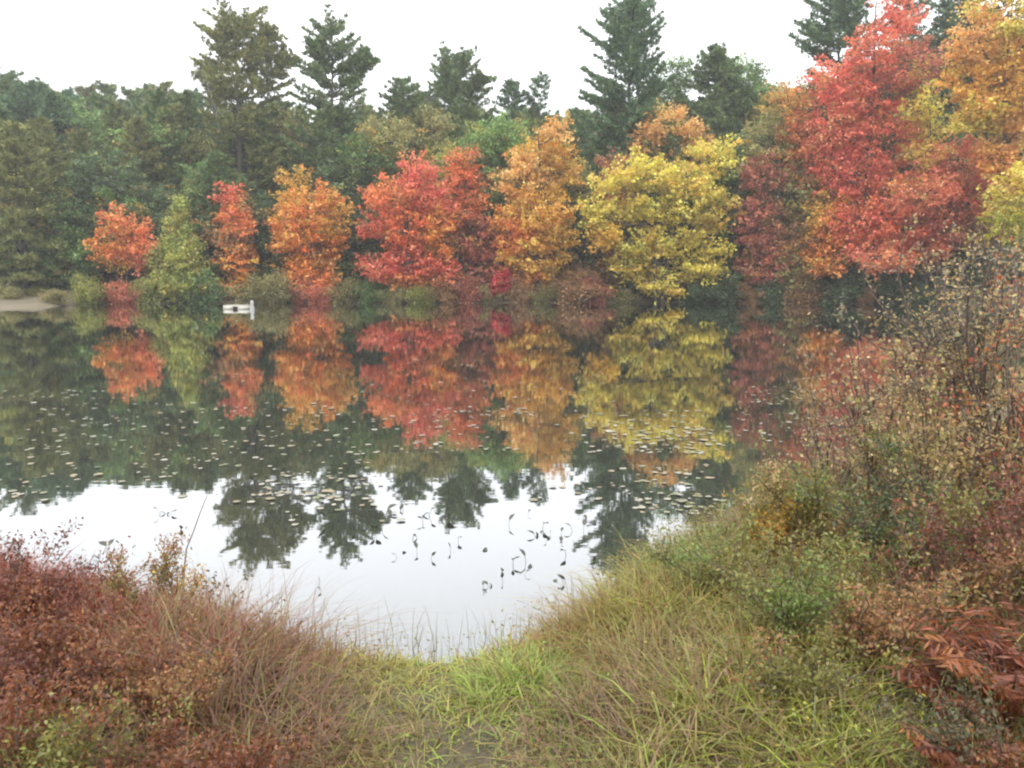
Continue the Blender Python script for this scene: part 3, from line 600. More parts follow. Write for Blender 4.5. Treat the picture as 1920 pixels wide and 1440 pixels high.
# ------------------------------------------------------------------ shrubs (used on both shores)
def shrub_parts(rng, H, R, pal, nst=9, nleaf=900, leaf=.05, lean=(0, 0), spread=1.0, upright=.0, stem_r=.012, pal2=None, frac2=.0, low=.15, dome=.25):
    st = MB(); lf = MB(); tips = []; twd = []
    for k in range(nst):
        a = rng.uniform(0, 6.283); rr = R * rng.uniform(.25, 1.0) * spread; hh = H * rng.uniform(.65 - dome * .5 + .125, 1.05) * (1 - dome * (rr / (R * spread + 1e-6)) ** 2)
        e = np.array([math.cos(a) * rr + lean[0], math.sin(a) * rr * .9 + lean[1], hh])
        b = np.array([math.cos(a), math.sin(a), 0]) * R * .15 * rng.random()
        s = np.linspace(0, 1, 6)[:, None]
        p = b + (e - b) * s ** np.array([1.5 - upright, 1.5 - upright, .9]); p += rng.normal(0, .03 * H, (6, 3)) * s * (1 - s * .5); p[0, 2] = -.05
        tube(st, p, stem_r * np.linspace(1.1, .3, 6), 4)
        for q in range(7):
            f = rng.uniform(low, 1.0); o = np.array([np.interp(f, s[:, 0], p[:, m]) for m in range(3)])
            d = unit(rng.normal(size=3) + np.array([0, 0, .7]) + (e - b) * .4 / H); L = H * rng.uniform(.14, .34)
            t2 = o + d * L; mid = (o + t2) / 2 + rng.normal(0, .02 * H, 3)
            tube(st, [o, mid, t2], [stem_r * .45, stem_r * .3, stem_r * .12], 3)
            for g in np.linspace(.15, 1, 5): tips.append(o + d * L * g); twd.append(d)
    tips = np.array(tips); twd = np.array(twd); n = nleaf
    k = rng.integers(0, len(tips), n)
    cen = tips[k] + rng.normal(0, leaf * 1.1, (n, 3)); cen[:, 2] = np.maximum(cen[:, 2], .02)
    d = twd[k] * .6 + rng.normal(0, .8, (n, 3))
    col = pick(pal, n, rng, .2, None)
    if pal2 is not None:
        sel = (vnoise(tips[k, 0] * 2.2, tips[k, 2] * 2.5 + tips[k, 1] * 2) + rng.normal(0, .2, n)) > (1 - 2 * frac2) * .6
        col[sel] = pick(pal2, int(sel.sum()), rng, .18)
    lz = leaf * rng.uniform(.6, 1.3, n)
    leaves(lf, cen, d, lz, lz * rng.uniform(.4, .65, n), col, rng)
    return st, lf
def shrub(name, label, loc, seed, group=None, **kw):
    rng = np.random.default_rng(seed)
    root = empty(name, loc, label, 'shrub', group)
    st, lf = shrub_parts(rng, **kw)
    st.build('branches', M_STEM, root, True); lf.build('foliage', M_LEAF, root)
    return root

# shoreline shrubs on the far bank
sp = [shrub('shore_shrub', '', (0, 0, 0), 900 + k, H=1.8, R=1.5, pal=[np.array([.5, .5, .5])], nst=18, nleaf=4200, leaf=.125, stem_r=.022, low=.0, dome=.7) for k in range(4)]
FS = [(20, OLIVE, 22, 'olive shrub behind the sandy beach'), (90, TAN, 18, 'tan weedy clump on the end of the sandy beach'), (112, OLIVE, 26, 'small olive shrub where the sandy beach ends'),
      (155, YGREEN, 46, 'tall yellowish-green willow shrub at the waterline near the beach'), (190, OLIVE, 30, 'low olive shrub at the waterline below the small round orange-red maple'),
      (235, SALMON, 44, 'salmon-coloured shrub under the small round orange-red maple'), (285, YGREEN, 44, 'yellow-green shrub at the waterline under the feathery tree'),
      (385, GREEN, 48, 'green shrub at the waterline just before the white float'), (490, OLIVE, 52, 'tall olive shrub right of the float post'), (525, OLIVE, 50, 'low olive shrub left of the bright orange maple'),
      (560, DUSKRED, 34, 'dull red shrub at the waterline under the bright orange maple'), (600, SALMON, 36, 'pinkish-orange shrub at the waterline under the bright orange maple'),
      (645, OLIVE, 44, 'olive shrub in the gap right of the bright orange maple'), (690, GREEN, 40, 'green shrub at the waterline under the large red maple'),
      (735, OLIVE, 36, 'low olive shrub under the middle of the large red maple'), (790, YGREEN, 34, 'yellowish shrub at the waterline under the large red maple'),
      (840, BRONZE, 44, 'brown shrub between the large red maple and its dusky neighbour'), (880, DUSKRED, 50, 'dusky red shrub under the orange-red maple'),
      (915, OLIVE, 34, 'olive shrub left of the little crimson bush'), (975, BRONZE, 40, 'brown shrub right of the little crimson bush'), (1020, OLIVE, 30, 'low olive shrub under the golden-orange maple'),
      (1070, BRONZE, 60, 'bronze shrub between golden-orange and yellow maples'), (1115, DUSKRED, 52, 'dull red shrub at the left foot of the yellow maple'), (1160, OLIVE, 34, 'olive shrub under the yellow maple'),
      (1300, DKGREEN, 44, 'dark green shrub at the right foot of the yellow maple'), (1350, DKGREEN, 54, 'dark green shrub between yellow maple and bronze tree'), (1400, BRONZE, 44, 'brown shrub at the waterline under the bronze and green tree'),
      (1455, DKGREEN, 40, 'dark green shrub under the bronze and green tree'), (1510, BRONZE, 46, 'brownish shrub left of the great red maple foot'), (1565, DKGREEN, 50, 'dark shrub at the foot of the great red maple'),
      (1620, BRONZE, 40, 'brown shrub right of the great red maple foot'), (1680, DKGREEN, 44, 'dark shrub at the waterline of the misty cove'), (1740, DKGREEN, 50, 'dark shrub deep in the misty cove')]
rs = np.random.default_rng(31)
for k, (px, pal, hp, lab) in enumerate(FS):
    Y = next((q for q in np.arange(48, 66, .1) if q >= far_shore((px - 960) / F * q * .995)), 61.0) + (.2 if px > 100 else 4.0); x = (px - 960) / F * Y * .995
    sc = hp * 1.02 * MPP(Y) / 1.7; loc = (x, Y, gz(x, Y) - .05); c = np.mean(pal, 0) / .5 * .82
    o = sp[k] if k < 4 else copy_thing(sp[k % 4], (0, 0, 0), 0, 1)
    o.location = loc; o.rotation_euler = (0, 0, rs.uniform(0, 6.28)); o.scale = (max(sc, .8) * rs.uniform(1.15, 1.7), max(sc, .8), sc * rs.uniform(.85, 1.15))
    o['label'] = lab; o['group'] = 'shrubs along the far waterline'
    for ch in o.children: ch.color = (*c, 1)

# ------------------------------------------------------------------ white float with its post
fp = G(441, 580); fw = 1.48; fh = .24
root = empty('swim_float', (fp[0], fp[1], -.06), 'low white wooden float with a dark opening, lying on the water by a grey post', 'float')
MW = plain_mat('white_paint', (.36, .34, .28), (.58, .55, .48), 5); MD = plain_mat('dark_gap', (.02, .02, .018), (.05, .045, .035), 9)
MG = plain_mat('weathered_post', (.30, .29, .28), (.46, .45, .43), 14, .8); MDK = plain_mat('float_deck', (.34, .31, .25), (.5, .47, .4), 7, .8)
def box(m, a, b, c=None):
    a = np.array(a); b = np.array(b)
    v = [(x, y, z) for x in (a[0], b[0]) for y in (a[1], b[1]) for z in (a[2], b[2])]
    m.add(v, [[0, 1, 3, 2], [4, 6, 7, 5], [0, 4, 5, 1], [2, 3, 7, 6], [0, 2, 6, 4], [1, 5, 7, 3]], c)
m = MB(); box(m, (-fw / 2, 0, 0), (-.16, .9, fh + .04)); m.build('side_board', MW, root)
m = MB(); box(m, (.16, 0, 0), (fw / 2, .9, fh + .04)); m.build('side_board', MW, root)
m = MB(); box(m, (-.158, .02, fh - .03), (.158, .9, fh + .04)); m.build('lintel', MW, root)
m = MB(); box(m, (-.158, .12, 0), (.158, .16, fh - .035)); m.build('opening', MD, root)
for k in range(5):
    m = MB(); box(m, (-fw / 2 - .02, .02 + k * .18, fh + .043), (fw / 2 + .02, .17 + k * .18, fh + .07)); m.build('plank', MDK, root)
pp = G(473, 581)
root = empty('mooring_post', (pp[0], pp[1], -.4), 'short grey weathered post standing in the water beside the white float', 'post')
m = MB(); tube(m, [(0, 0, 0), (.005, 0, .5), (0, 0, .62)], [.15, .14, .135], 10); m.build('post', MG, root, False)
m = MB(); tube(m, [(0, 0, .62), (0, 0, .64), (.0, 0, .93), (0, 0, .97)], [.10, .105, .10, .06], 10); m.build('cap', MG, root, False)

# ------------------------------------------------------------------ lily pads
def pad_mesh(k):
    rng = np.random.default_rng(40 + k); m = MB(); n = 14
    a = np.linspace(.22, 6.06, n); r = 1 + rng.normal(0, .05, n)
    z = .02 * np.abs(np.sin(a * 1.5 + k)) + (.05 * np.exp(-((a - 1.5 - k) / .6) ** 2))
    v = np.concatenate([[(0.05, 0, .0)], np.stack([np.cos(a) * r, np.sin(a) * r, z], 1), np.stack([np.cos(a) * r, np.sin(a) * r, z - .03], 1)])
    f3 = [[0, i + 1, i + 2] for i in range(n - 1)]; f4 = [[i + 1, i + 1 + n, i + 2 + n, i + 2] for i in range(n - 1)]
    c = np.tile((.5, .5, .5), (len(v), 1)) * (1 + rng.normal(0, .06, (len(v), 1)))
    m.add(v, f3, c); m.f.setdefault(4, []).append(np.array(f4)); return m
def pad_mat():
    m, t, o = new_mat('lily_pad'); L = t.links.new
    a = t.nodes.new('ShaderNodeAttribute'); a.attribute_name = 'Col'; oi = t.nodes.new('ShaderNodeObjectInfo')
    mx = t.nodes.new('ShaderNodeMixRGB'); mx.blend_type = 'MULTIPLY'; mx.inputs[0].default_value = 1
    L(a.outputs['Color'], mx.inputs[1]); L(oi.outputs['Color'], mx.inputs[2])
    p = t.nodes.new('ShaderNodeBsdfPrincipled'); p.inputs['Roughness'].default_value = .42; p.inputs['IOR'].default_value = 1.5
    L(mx.outputs[0], p.inputs['Base Color']); L(p.outputs[0], o.inputs[0]); return m
MPAD = pad_mat(); PADM = [pad_mesh(k).mesh('lily_pad', MPAD) for k in range(5)]
rp = np.random.default_rng(61)
CL = [(0, 240, 732, 748, 26), (60, 660, 755, 800, 70), (40, 700, 800, 880, 95), (480, 680, 885, 945, 46), (0, 60, 898, 940, 14), (120, 320, 880, 905, 12), (560, 760, 940, 990, 10),
      (760, 930, 672, 690, 22), (830, 1000, 762, 782, 30), (690, 900, 770, 850, 46), (930, 970, 840, 848, 5), (1060, 1330, 770, 850, 85), (1190, 1340, 800, 850, 50), (1190, 1370, 925, 965, 34), (1390, 1540, 725, 760, 34),
      (1390, 1540, 775, 830, 26), (640, 900, 700, 760, 24), (380, 560, 700, 720, 14), (900, 1150, 680, 760, 24), (1000, 1180, 900, 940, 10), (330, 560, 925, 950, 4), (1690, 1760, 770, 790, 8), (1540, 1680, 690, 800, 20), (1180, 1330, 870, 910, 20)]
pads = []
for x0, x1, y0, y1, n in CL:
    for k in range(int(n * 1.5)):
        px_ = rp.uniform(x0, x1); g = G(px_, rp.uniform(y0, y1)); g[0] += rp.normal(0, .15)
        pads.append((g[0], g[1], rp.uniform(.014, .04) * (1.3 if rp.random() < .12 else 1), px_))
pads = [p for p in pads if near_shore(p[0]) < p[1] - .5]
pads.sort(key=lambda p: -p[2] / p[1])
PC = [(.44, .42, .30), (.30, .33, .18), (.56, .52, .40), (.34, .30, .18), (.48, .38, .22)]
for k, (x, y, r, px_) in enumerate(pads[:300]):
    o = bpy.data.objects.new('lily_pad', PADM[k % 5]); COL.objects.link(o)
    o.location = (x, y, .004 + .012 * rp.random()); o.rotation_euler = (rp.normal(0, .035), rp.normal(0, .035), rp.uniform(0, 6.28)); o.scale = (r * rp.uniform(.9, 1.3), r, r)
    o.color = (*(np.array(PC[int(rp.integers(0, 5))]) * 1.15), 1)
    tag(o, f"pale lily pad {'far out' if y > 17 else 'midway out' if y > 10.5 else 'close in'} on the pond in line with {anchor(px_)}", 'lily pad', 'lily pads on the pond')
m = MB()
for k, (x, y, r, px_) in enumerate(pads[300:]):
    me = PADM[k % 5]; v = np.array([q.co for q in me.vertices]); a = rp.uniform(0, 6.28)
    R_ = np.array([[math.cos(a), -math.sin(a), 0], [math.sin(a), math.cos(a), 0], [0, 0, 1]])
    v = (v * r) @ R_.T + np.array([x, y, .003 + .012 * rp.random()])
    m.add(v, [list(p.vertices) for p in me.polygons if len(p.vertices) == 3], np.array(PC[k % 5]) * .58)
far = m.build('small_lily_pads', MPAD); far['kind'] = 'stuff'; far['label'] = 'scatter of tiny far lily pads dotting the pond'

# ------------------------------------------------------------------ pickerelweed standing in the shallows
MPK = leaf_mat('pickerelweed', .1, .06)
def pickerel(k):
    rng = np.random.default_rng(70 + k); st = MB(); parts = []
    n = 1 if k < 5 else 2
    for q in range(n):
        a = rng.uniform(0, 6.28); h = rng.uniform(.03, .10); b = rng.uniform(.0, .06)
        d = np.array([math.cos(a), math.sin(a), 0]); s = np.linspace(0, 1, 6)[:, None]
        p = d * b * s + np.array([0, 0, h]) * s + np.array([0, 0, -.03]) * (1 - s)
        tube(st, p, .0028, 4)
        e = p[-1]; dl = unit(d + np.array([0, 0, rng.uniform(-1.2, 1.2)])); L = rng.uniform(.09, .17); wd = L * rng.uniform(.2, .3)
        sd_ = unit(np.cross(dl, np.array([0, 0, 1.0]) + .3 * rng.normal(size=3)))
        t = np.linspace(0, 1, 6); wq = np.sin(np.clip(t * 1.05 + .08, 0, 1) * 3.14) * wd
        nrm = np.cross(sd_, dl)
        lm = MB(); cc = e + dl * L * t[:, None] - np.array([0, 0, 1]) * (t[:, None] ** 2) * L * .15
        v = np.concatenate([cc + sd_ * wq[:, None] + nrm * wq[:, None] * .4, cc, cc - sd_ * wq[:, None] + nrm * wq[:, None] * .4])
        f = [[i, i + 1, i + 7, i + 6] for i in range(5)] + [[i + 6, i + 7, i + 13, i + 12] for i in range(5)]
        lm.add(v, f, (.05, .05, .03)); parts.append(lm)
    return st.mesh('stem', MPK), [l.mesh('leaf', MPK, True) for l in parts], st
PKM = []
for k in range(9):
    st, ls, _ = pickerel(k)
    a = st.color_attributes['Col']; nvt = len(st.vertices); a.data.foreach_set('color', np.tile((.045, .045, .025, 1), (nvt, 1)).astype(np.float32).ravel()); PKM.append((st, ls))
PKP = [(950, 985), (968, 988), (1005, 990), (1018, 1000), (1028, 985), (1012, 1012), (1000, 1005), (940, 1078), (970, 1062), (985, 1058), (1003, 1082), (1010, 1062), (948, 1090), (1080, 1050), (1085, 1062), (1098, 1078), (1100, 985), (1108, 995), (1112, 1000), (1066, 1020), (905, 1018), (852, 1020), (853, 1028),
       (905, 1108), (900, 1096), (755, 1000), (772, 990), (760, 1030), (770, 1034), (748, 1038), (780, 1040), (820, 960), (822, 966), (805, 968), (778, 952), (700, 985), (705, 1000), (690, 1000), (640, 1000), (600, 1085), (604, 1090), (313, 958), (314, 968), (350, 996), (190, 1010), (620, 990), (612, 1005), (1044, 1090), (1090, 1096), (1078, 1102), (730, 960), (1040, 1005)]
for k, (px, py) in enumerate(PKP):
    px += rp.normal(0, 14); py += rp.normal(0, 9); g = G(px, py); st, ls = PKM[k % 9]; y = g[1]
    reg = 'near the grassy point' if px > 890 else 'in mid pond below the pine reflections' if px > 560 else 'off the red bushes'
    root = empty('pickerelweed', (g[0], g[1], 0), 'dark-leaved pickerelweed stalk standing in calm water ' + reg, 'water plant', 'pickerelweed ' + reg)
    root.rotation_euler = (0, 0, rp.uniform(0, 6.28)); s = rp.uniform(.45, .85) * y / 8; root.scale = (s, s, s)
    for nme, me in [('stem', st)] + [('leaf', l) for l in ls]:
        o = bpy.data.objects.new(nme, me); COL.objects.link(o); o.parent = root

# ------------------------------------------------------------------ near bank: grasses
KG = 0.84
def g3(c): return lin(c) * KG
# photograph spot, radius (m), colours, blade length, share of bare ground
BLOT = [((700, 1250), .5, [(160, 158, 68), (144, 148, 60), (170, 152, 80)], .26), ((820, 1275), .5, [(166, 168, 68), (150, 158, 62), (164, 146, 76)], .25), ((960, 1265), .5, [(150, 170, 66), (136, 158, 58), (160, 166, 80)], .27),
        ((1010, 1310), .4, [(132, 158, 60), (120, 146, 54), (146, 150, 70)], .25), ((660, 1330), .55, [(154, 142, 70), (136, 136, 60), (150, 122, 68)], .20), ((860, 1410), .3, [(140, 120, 66), (130, 128, 58), (136, 104, 64)], .13),
        ((720, 1400), .5, [(134, 124, 58), (142, 132, 62), (118, 122, 52)], .17), ((1000, 1390), .5, [(140, 142, 60), (146, 126, 66), (128, 144, 56)], .2),
        ((410, 1200), .45, [(140, 92, 58), (126, 80, 52), (136, 106, 58)], .46), ((330, 1240), .55, [(130, 78, 50), (118, 68, 46), (134, 92, 54)], .36), ((490, 1290), .4, [(112, 76, 62), (100, 68, 58), (122, 86, 62)], .40),
        ((470, 1390), .36, [(108, 62, 56), (118, 78, 58), (128, 100, 58)], .34), ((200, 1420), .5, [(112, 106, 52), (124, 112, 58), (128, 84, 50)], .30), ((60, 1250), .7, [(150, 68, 46), (136, 60, 44), (120, 82, 48)], .40), ((360, 1400), .4, [(130, 74, 54), (118, 92, 52), (138, 112, 62)], .30),
        ((1140, 1180), .45, [(160, 132, 72), (150, 118, 66), (156, 150, 70)], .36), ((1240, 1110), .5, [(162, 158, 66), (146, 148, 60), (170, 146, 76)], .38), ((1250, 1230), .45, [(152, 126, 68), (140, 132, 62), (146, 146, 64)], .30),
        ((1240, 1350), .5, [(134, 104, 72), (122, 98, 64), (140, 128, 70)], .34), ((1540, 1390), .5, [(150, 158, 54), (136, 146, 50), (156, 150, 66)], .28), ((1440, 1220), .6, [(140, 144, 68), (128, 136, 62), (150, 132, 68)], .30),
        ((1380, 1310), .5, [(138, 124, 64), (136, 138, 60), (128, 106, 62)], .32), ((1640, 1250), .6, [(128, 112, 66), (122, 122, 60), (136, 92, 60)], .40), ((1400, 1060), .7, [(144, 144, 70), (150, 122, 68), (128, 132, 64)], .38), ((1560, 1100), .8, [(128, 116, 68), (120, 122, 66), (138, 100, 62)], .45),
        ((1800, 1400), .6, [(110, 100, 56), (134, 82, 54), (104, 108, 54)], .32), ((1750, 1100), .9, [(126, 98, 64), (116, 112, 62), (132, 78, 58)], .45)]
BP = np.array([G(p[0], p[1], .40)[:2] for p, *_ in BLOT]); BR = np.array([b[1] for b in BLOT]) * .62
def blades(mb, x, y, z, ln, wd, az, bend, lean, col, rng):
    n = len(x); d = np.stack([np.cos(az), np.sin(az), np.zeros(n)], 1); sdv = np.stack([-np.sin(az), np.cos(az), np.zeros(n)], 1)
    fc = rng.uniform(-1.2, 1.2, n); sdv = sdv * np.cos(fc)[:, None] + d * np.sin(fc)[:, None]
    b = np.stack([x, y, z], 1); V = []
    for s, wf in ((0, 1), (.4, .85), (.75, .5), (1, 0)):
        c = b + d * (ln * (lean * s + bend * s ** 2.2))[:, None] + np.array([0, 0, 1]) * (ln * (s - .55 * bend * s ** 2.6))[:, None]
        if wf > 0: V += [c - sdv * (wd * wf * .5)[:, None], c + sdv * (wd * wf * .5)[:, None]]
        else: V += [c]
    v = np.stack(V, 1); o = np.arange(n)[:, None] * 7
    q = np.concatenate([o + np.array([[0, 1, 3, 2]]), o + np.array([[2, 3, 5, 4]])]); t = o + np.array([[4, 5, 6]])
    cc = np.repeat(col, 7, 0)
    mb.add(v.reshape(-1, 3), q, cc); mb.f.setdefault(3, []).append(t + (mb.n - n * 7))
def meadow(n, xr, yr, seed, lscale=1.0, wd0=.0045, minor=False):
    rng = np.random.default_rng(seed)
    x = rng.uniform(*xr, n); y = rng.uniform(*yr, n)
    dn = near_shore(x) - y; vis = np.abs(x) < .72 * y + .8
    keep = (dn > rng.uniform(-.12, .05, n)) & vis
    x, y, dn = x[keep], y[keep], dn[keep]; n = len(x)
    cl = vnoise(x, y, 2.6) + .5 * vnoise(x + 5, y, 6.0)
    bare = np.exp(-((x + .12) ** 2 / .10 + (y - 3.12) ** 2 / .10)) + .8 * np.exp(-((x + .75) ** 2 / .05 + (y - 3.45) ** 2 / .05))
    keep = rng.random(n) < np.clip(.75 + .45 * cl, .2, 1) * np.clip(1 - .15 * bare, .1, 1); x, y, dn, cl = x[keep], y[keep], dn[keep], cl[keep]; n = len(x)
    D = (x[:, None] - BP[None, :, 0]) ** 2 + (y[:, None] - BP[None, :, 1]) ** 2
    wgt = np.exp(-D / (2 * BR ** 2)) + 1e-9 / (D + .1); wgt /= wgt.sum(1, keepdims=True)
    cum = np.cumsum(wgt, 1); k = (rng.random(n)[:, None] > cum).sum(1).clip(0, len(BLOT) - 1)
    hb = np.array([b[3] for b in BLOT]); hl = (wgt * hb).sum(1) * .78
    ci = rng.integers(0, 3, n); pal = np.array([[g3(c) for c in b[2]] for b in BLOT])
    col = np.clip(pal[k, ci] * (1 + rng.normal(0, .2, (n, 1))) * (1 + rng.normal(0, .05, (n, 3))), .005, .85)
    ln = hl * rng.uniform(.4, 1.25, n) * lscale * np.clip(1 + .38 * cl, .35, 1.6) * np.clip(.55 + dn * .6, .55, 1)
    land = np.clip(1 - np.abs(x + .36) / .78, 0, 1) ** .5        # the trodden landing keeps short
    ln *= 1 - .42 * land * (y < 5.2)
    az = rng.uniform(0, 6.28, n)
    mb = MB(); blades(mb, x, y, height(x, y) - .02, ln, wd0 * rng.uniform(.6, 1.4, n) * (1 + y * .06), az, rng.uniform(.1, 1.4, n), rng.uniform(.0, .6, n), col, rng)
    return mb
gm = meadow(205000, (-4.6, 5.5), (1.9, 9.5), 5, .95, .0068)
o = gm.build('meadow_grass', M_GRASS); tag(o, 'tangled autumn grass covering the near bank', 'grass', kind='stuff')
gm = meadow(3500, (-4.4, 5.5), (2.0, 9.0), 6, 1.55, .0035)
o = gm.build('tall_grass', M_GRASS); tag(o, 'taller loose grass stalks over the near bank', 'grass', kind='stuff')
def weeds(n, seed):
    rng = np.random.default_rng(seed); x = rng.uniform(-4.4, 5.2, n); y = rng.uniform(1.9, 8.5, n); dn = near_shore(x) - y
    pt = vnoise(x + 3, y - 2, 3.1) + .6 * vnoise(x, y, 8)
    k = (dn > .12) & (np.abs(x) < .72 * y + .6) & (rng.random(n) < np.clip(.35 + .9 * pt, .04, 1)) & ~((np.abs(x + .3) < .85) & (rng.random(n) < .75))
    x, y = x[k], y[k]; n = len(x)
    D = (x[:, None] - BP[None, :, 0]) ** 2 + (y[:, None] - BP[None, :, 1]) ** 2; wg = np.exp(-D / (2 * BR ** 2)) + 1e-9 / (D + .1); wg /= wg.sum(1, keepdims=True)
    kk = (rng.random(n)[:, None] > np.cumsum(wg, 1)).sum(1).clip(0, len(BLOT) - 1); hl = (wg * np.array([b[3] for b in BLOT])).sum(1) * .8
    pal = np.array([[g3(c) for c in b[2]] for b in BLOT]); col = np.clip(pal[kk, rng.integers(0, 3, n)] * rng.uniform(.6, 1.45, (n, 1)) * (1 + rng.normal(0, .08, (n, 3))), .005, .85)
    mb = MB(); lz = rng.uniform(.007, .02, n) * (1 + .06 * y)
    leaves(mb, np.stack([x, y, height(x, y) + hl * rng.random(n) ** .7], 1), rng.normal(size=(n, 3)), lz, lz * .55, col, rng); return mb
o = weeds(190000, 21).build('low_weeds', M_LEAF); tag(o, 'small weedy leaves mixed through the near bank grass', 'weeds', kind='stuff')
# thin reeds standing in the edge of the water
rng = np.random.default_rng(8); n = 260
x = rng.uniform(-1.3, .6, n); y = near_shore(x) + rng.uniform(-.1, .35, n) ** 1.0
mbr = MB(); blades(mbr, x, y, np.full(n, -.05), rng.uniform(.12, .36, n), np.full(n, .0035), rng.uniform(0, 6.28, n), rng.uniform(0, .35, n), rng.uniform(0, .2, n), pick([g3((128, 126, 70)), g3((140, 120, 80))], n, rng), rng)
o = mbr.build('water_grass', M_GRASS); tag(o, 'thin grass stems rising from the water edge', 'grass', kind='stuff')

# sedge tussocks: each an arching clump of its own
def tussock(label, px, py, z, H, R, cols, seed, n=1000, lean=(0, 0)):
    rng = np.random.default_rng(seed); g = G(px, py, z); b = np.array([g[0], g[1], gz(g[0], g[1]) - .03])
    a = rng.uniform(0, 6.28, n); r = R * .85 * np.sqrt(rng.random(n))
    mb = MB(); az = np.arctan2(np.sin(a) + lean[1], np.cos(a) + lean[0]) + rng.normal(0, .8, n)
    ln = H * rng.uniform(.3, 1.3, n) * (1.1 - .35 * r / (R * .85))
    blades(mb, np.cos(a) * r, np.sin(a) * r, np.zeros(n), ln, .0045 * rng.uniform(.6, 1.3, n), az, rng.uniform(.2, 1.5, n), rng.uniform(.0, .6, n), pick([g3(c) for c in cols] + [g3((140, 128, 76)), g3((120, 96, 66))], n, rng, .24), rng)
    o = mb.build('sedge_tussock', M_GRASS); o.location = b
    return tag(o, label, 'grass clump', 'sedge tussocks on the near bank')
TS = [('domed reddish-tan sedge tussock arching over the water beside the grassy landing', 400, 1290, .3, .54, .6, [(142, 94, 62), (130, 82, 56), (140, 110, 60)], (.25, .1)),
      ('purplish-brown sedge tussock in front of the domed reddish-tan one', 440, 1400, .4, .38, .55, [(126, 84, 74), (112, 74, 68), (140, 100, 78)], (.25, 0)),
      ('tawny sedge tussock behind the domed one, against the water', 310, 1250, .3, .42, .5, [(156, 118, 66), (160, 104, 68), (140, 124, 62)], (0, .1)),
      ('tan and red sedge tussock at the tip of the grassy point', 1160, 1235, .2, .32, .45, [(166, 122, 74), (150, 104, 64), (156, 140, 76)], (-.3, .1)),
      ('yellow-green sedge tussock on the grassy point', 1260, 1180, .25, .34, .5, [(166, 164, 70), (150, 152, 62), (160, 136, 72)], (-.1, .2)),
      ('brownish-mauve sedge tussock in the middle of the wide bank', 1230, 1420, .4, .24, .6, [(132, 98, 78), (120, 88, 70), (144, 112, 76)], (0, -.1)),
      ('rusty-tan sedge tussock between the mauve one and the yellow-green one', 1290, 1300, .35, .26, .5, [(158, 116, 70), (142, 110, 64), (136, 128, 62)], (0, 0)),
      ('vivid green grass tussock near the rusty ferns', 1520, 1440, .45, .30, .5, [(158, 166, 56), (140, 152, 50), (150, 154, 70)], (.1, 0)),
      ('bright green grass tussock at the water edge of the landing', 1000, 1310, .25, .2, .35, [(150, 176, 66), (136, 162, 58), (160, 160, 72)], (0, .1))]
for k, (lab, px, py, z, H, R, cols, ln) in enumerate(TS): tussock(lab, px, py, z, H, R, cols, 300 + k, lean=ln)

# ------------------------------------------------------------------ near bank: shrubs
KS = .9
def Q(*cs): return [lin(c) * KS for c in cs]
RUST = Q((138, 84, 50), (126, 72, 45), (148, 98, 56), (114, 66, 46)); WINE = Q((118, 68, 52), (106, 60, 48), (130, 80, 56))
RTAN = Q((164, 118, 76), (152, 104, 70), (158, 130, 78)); FOL = Q((134, 132, 66), (122, 122, 60), (148, 136, 68)); YTAN = Q((190, 164, 108), (178, 150, 98), (198, 176, 122), (164, 136, 92))
FGRN = Q((118, 136, 64), (104, 124, 58), (132, 144, 72)); YEL = Q((196, 158, 60), (184, 142, 54)); ORR = Q((190, 108, 74), (176, 92, 66), (188, 122, 80)); GRAYG = Q((158, 146, 116), (166, 142, 116), (142, 140, 106))
DUSKB = Q((136, 84, 68), (124, 78, 64), (148, 98, 74))
def nshrub(label, px, py, z, seed, **kw):
    kw.setdefault('stem_r', .0022 + .0055 * kw['H'])
    g = G(px, py, z); return shrub('bank_shrub', label, (g[0], g[1], gz(g[0], g[1])), seed, 'shrubs on the near bank', **kw)
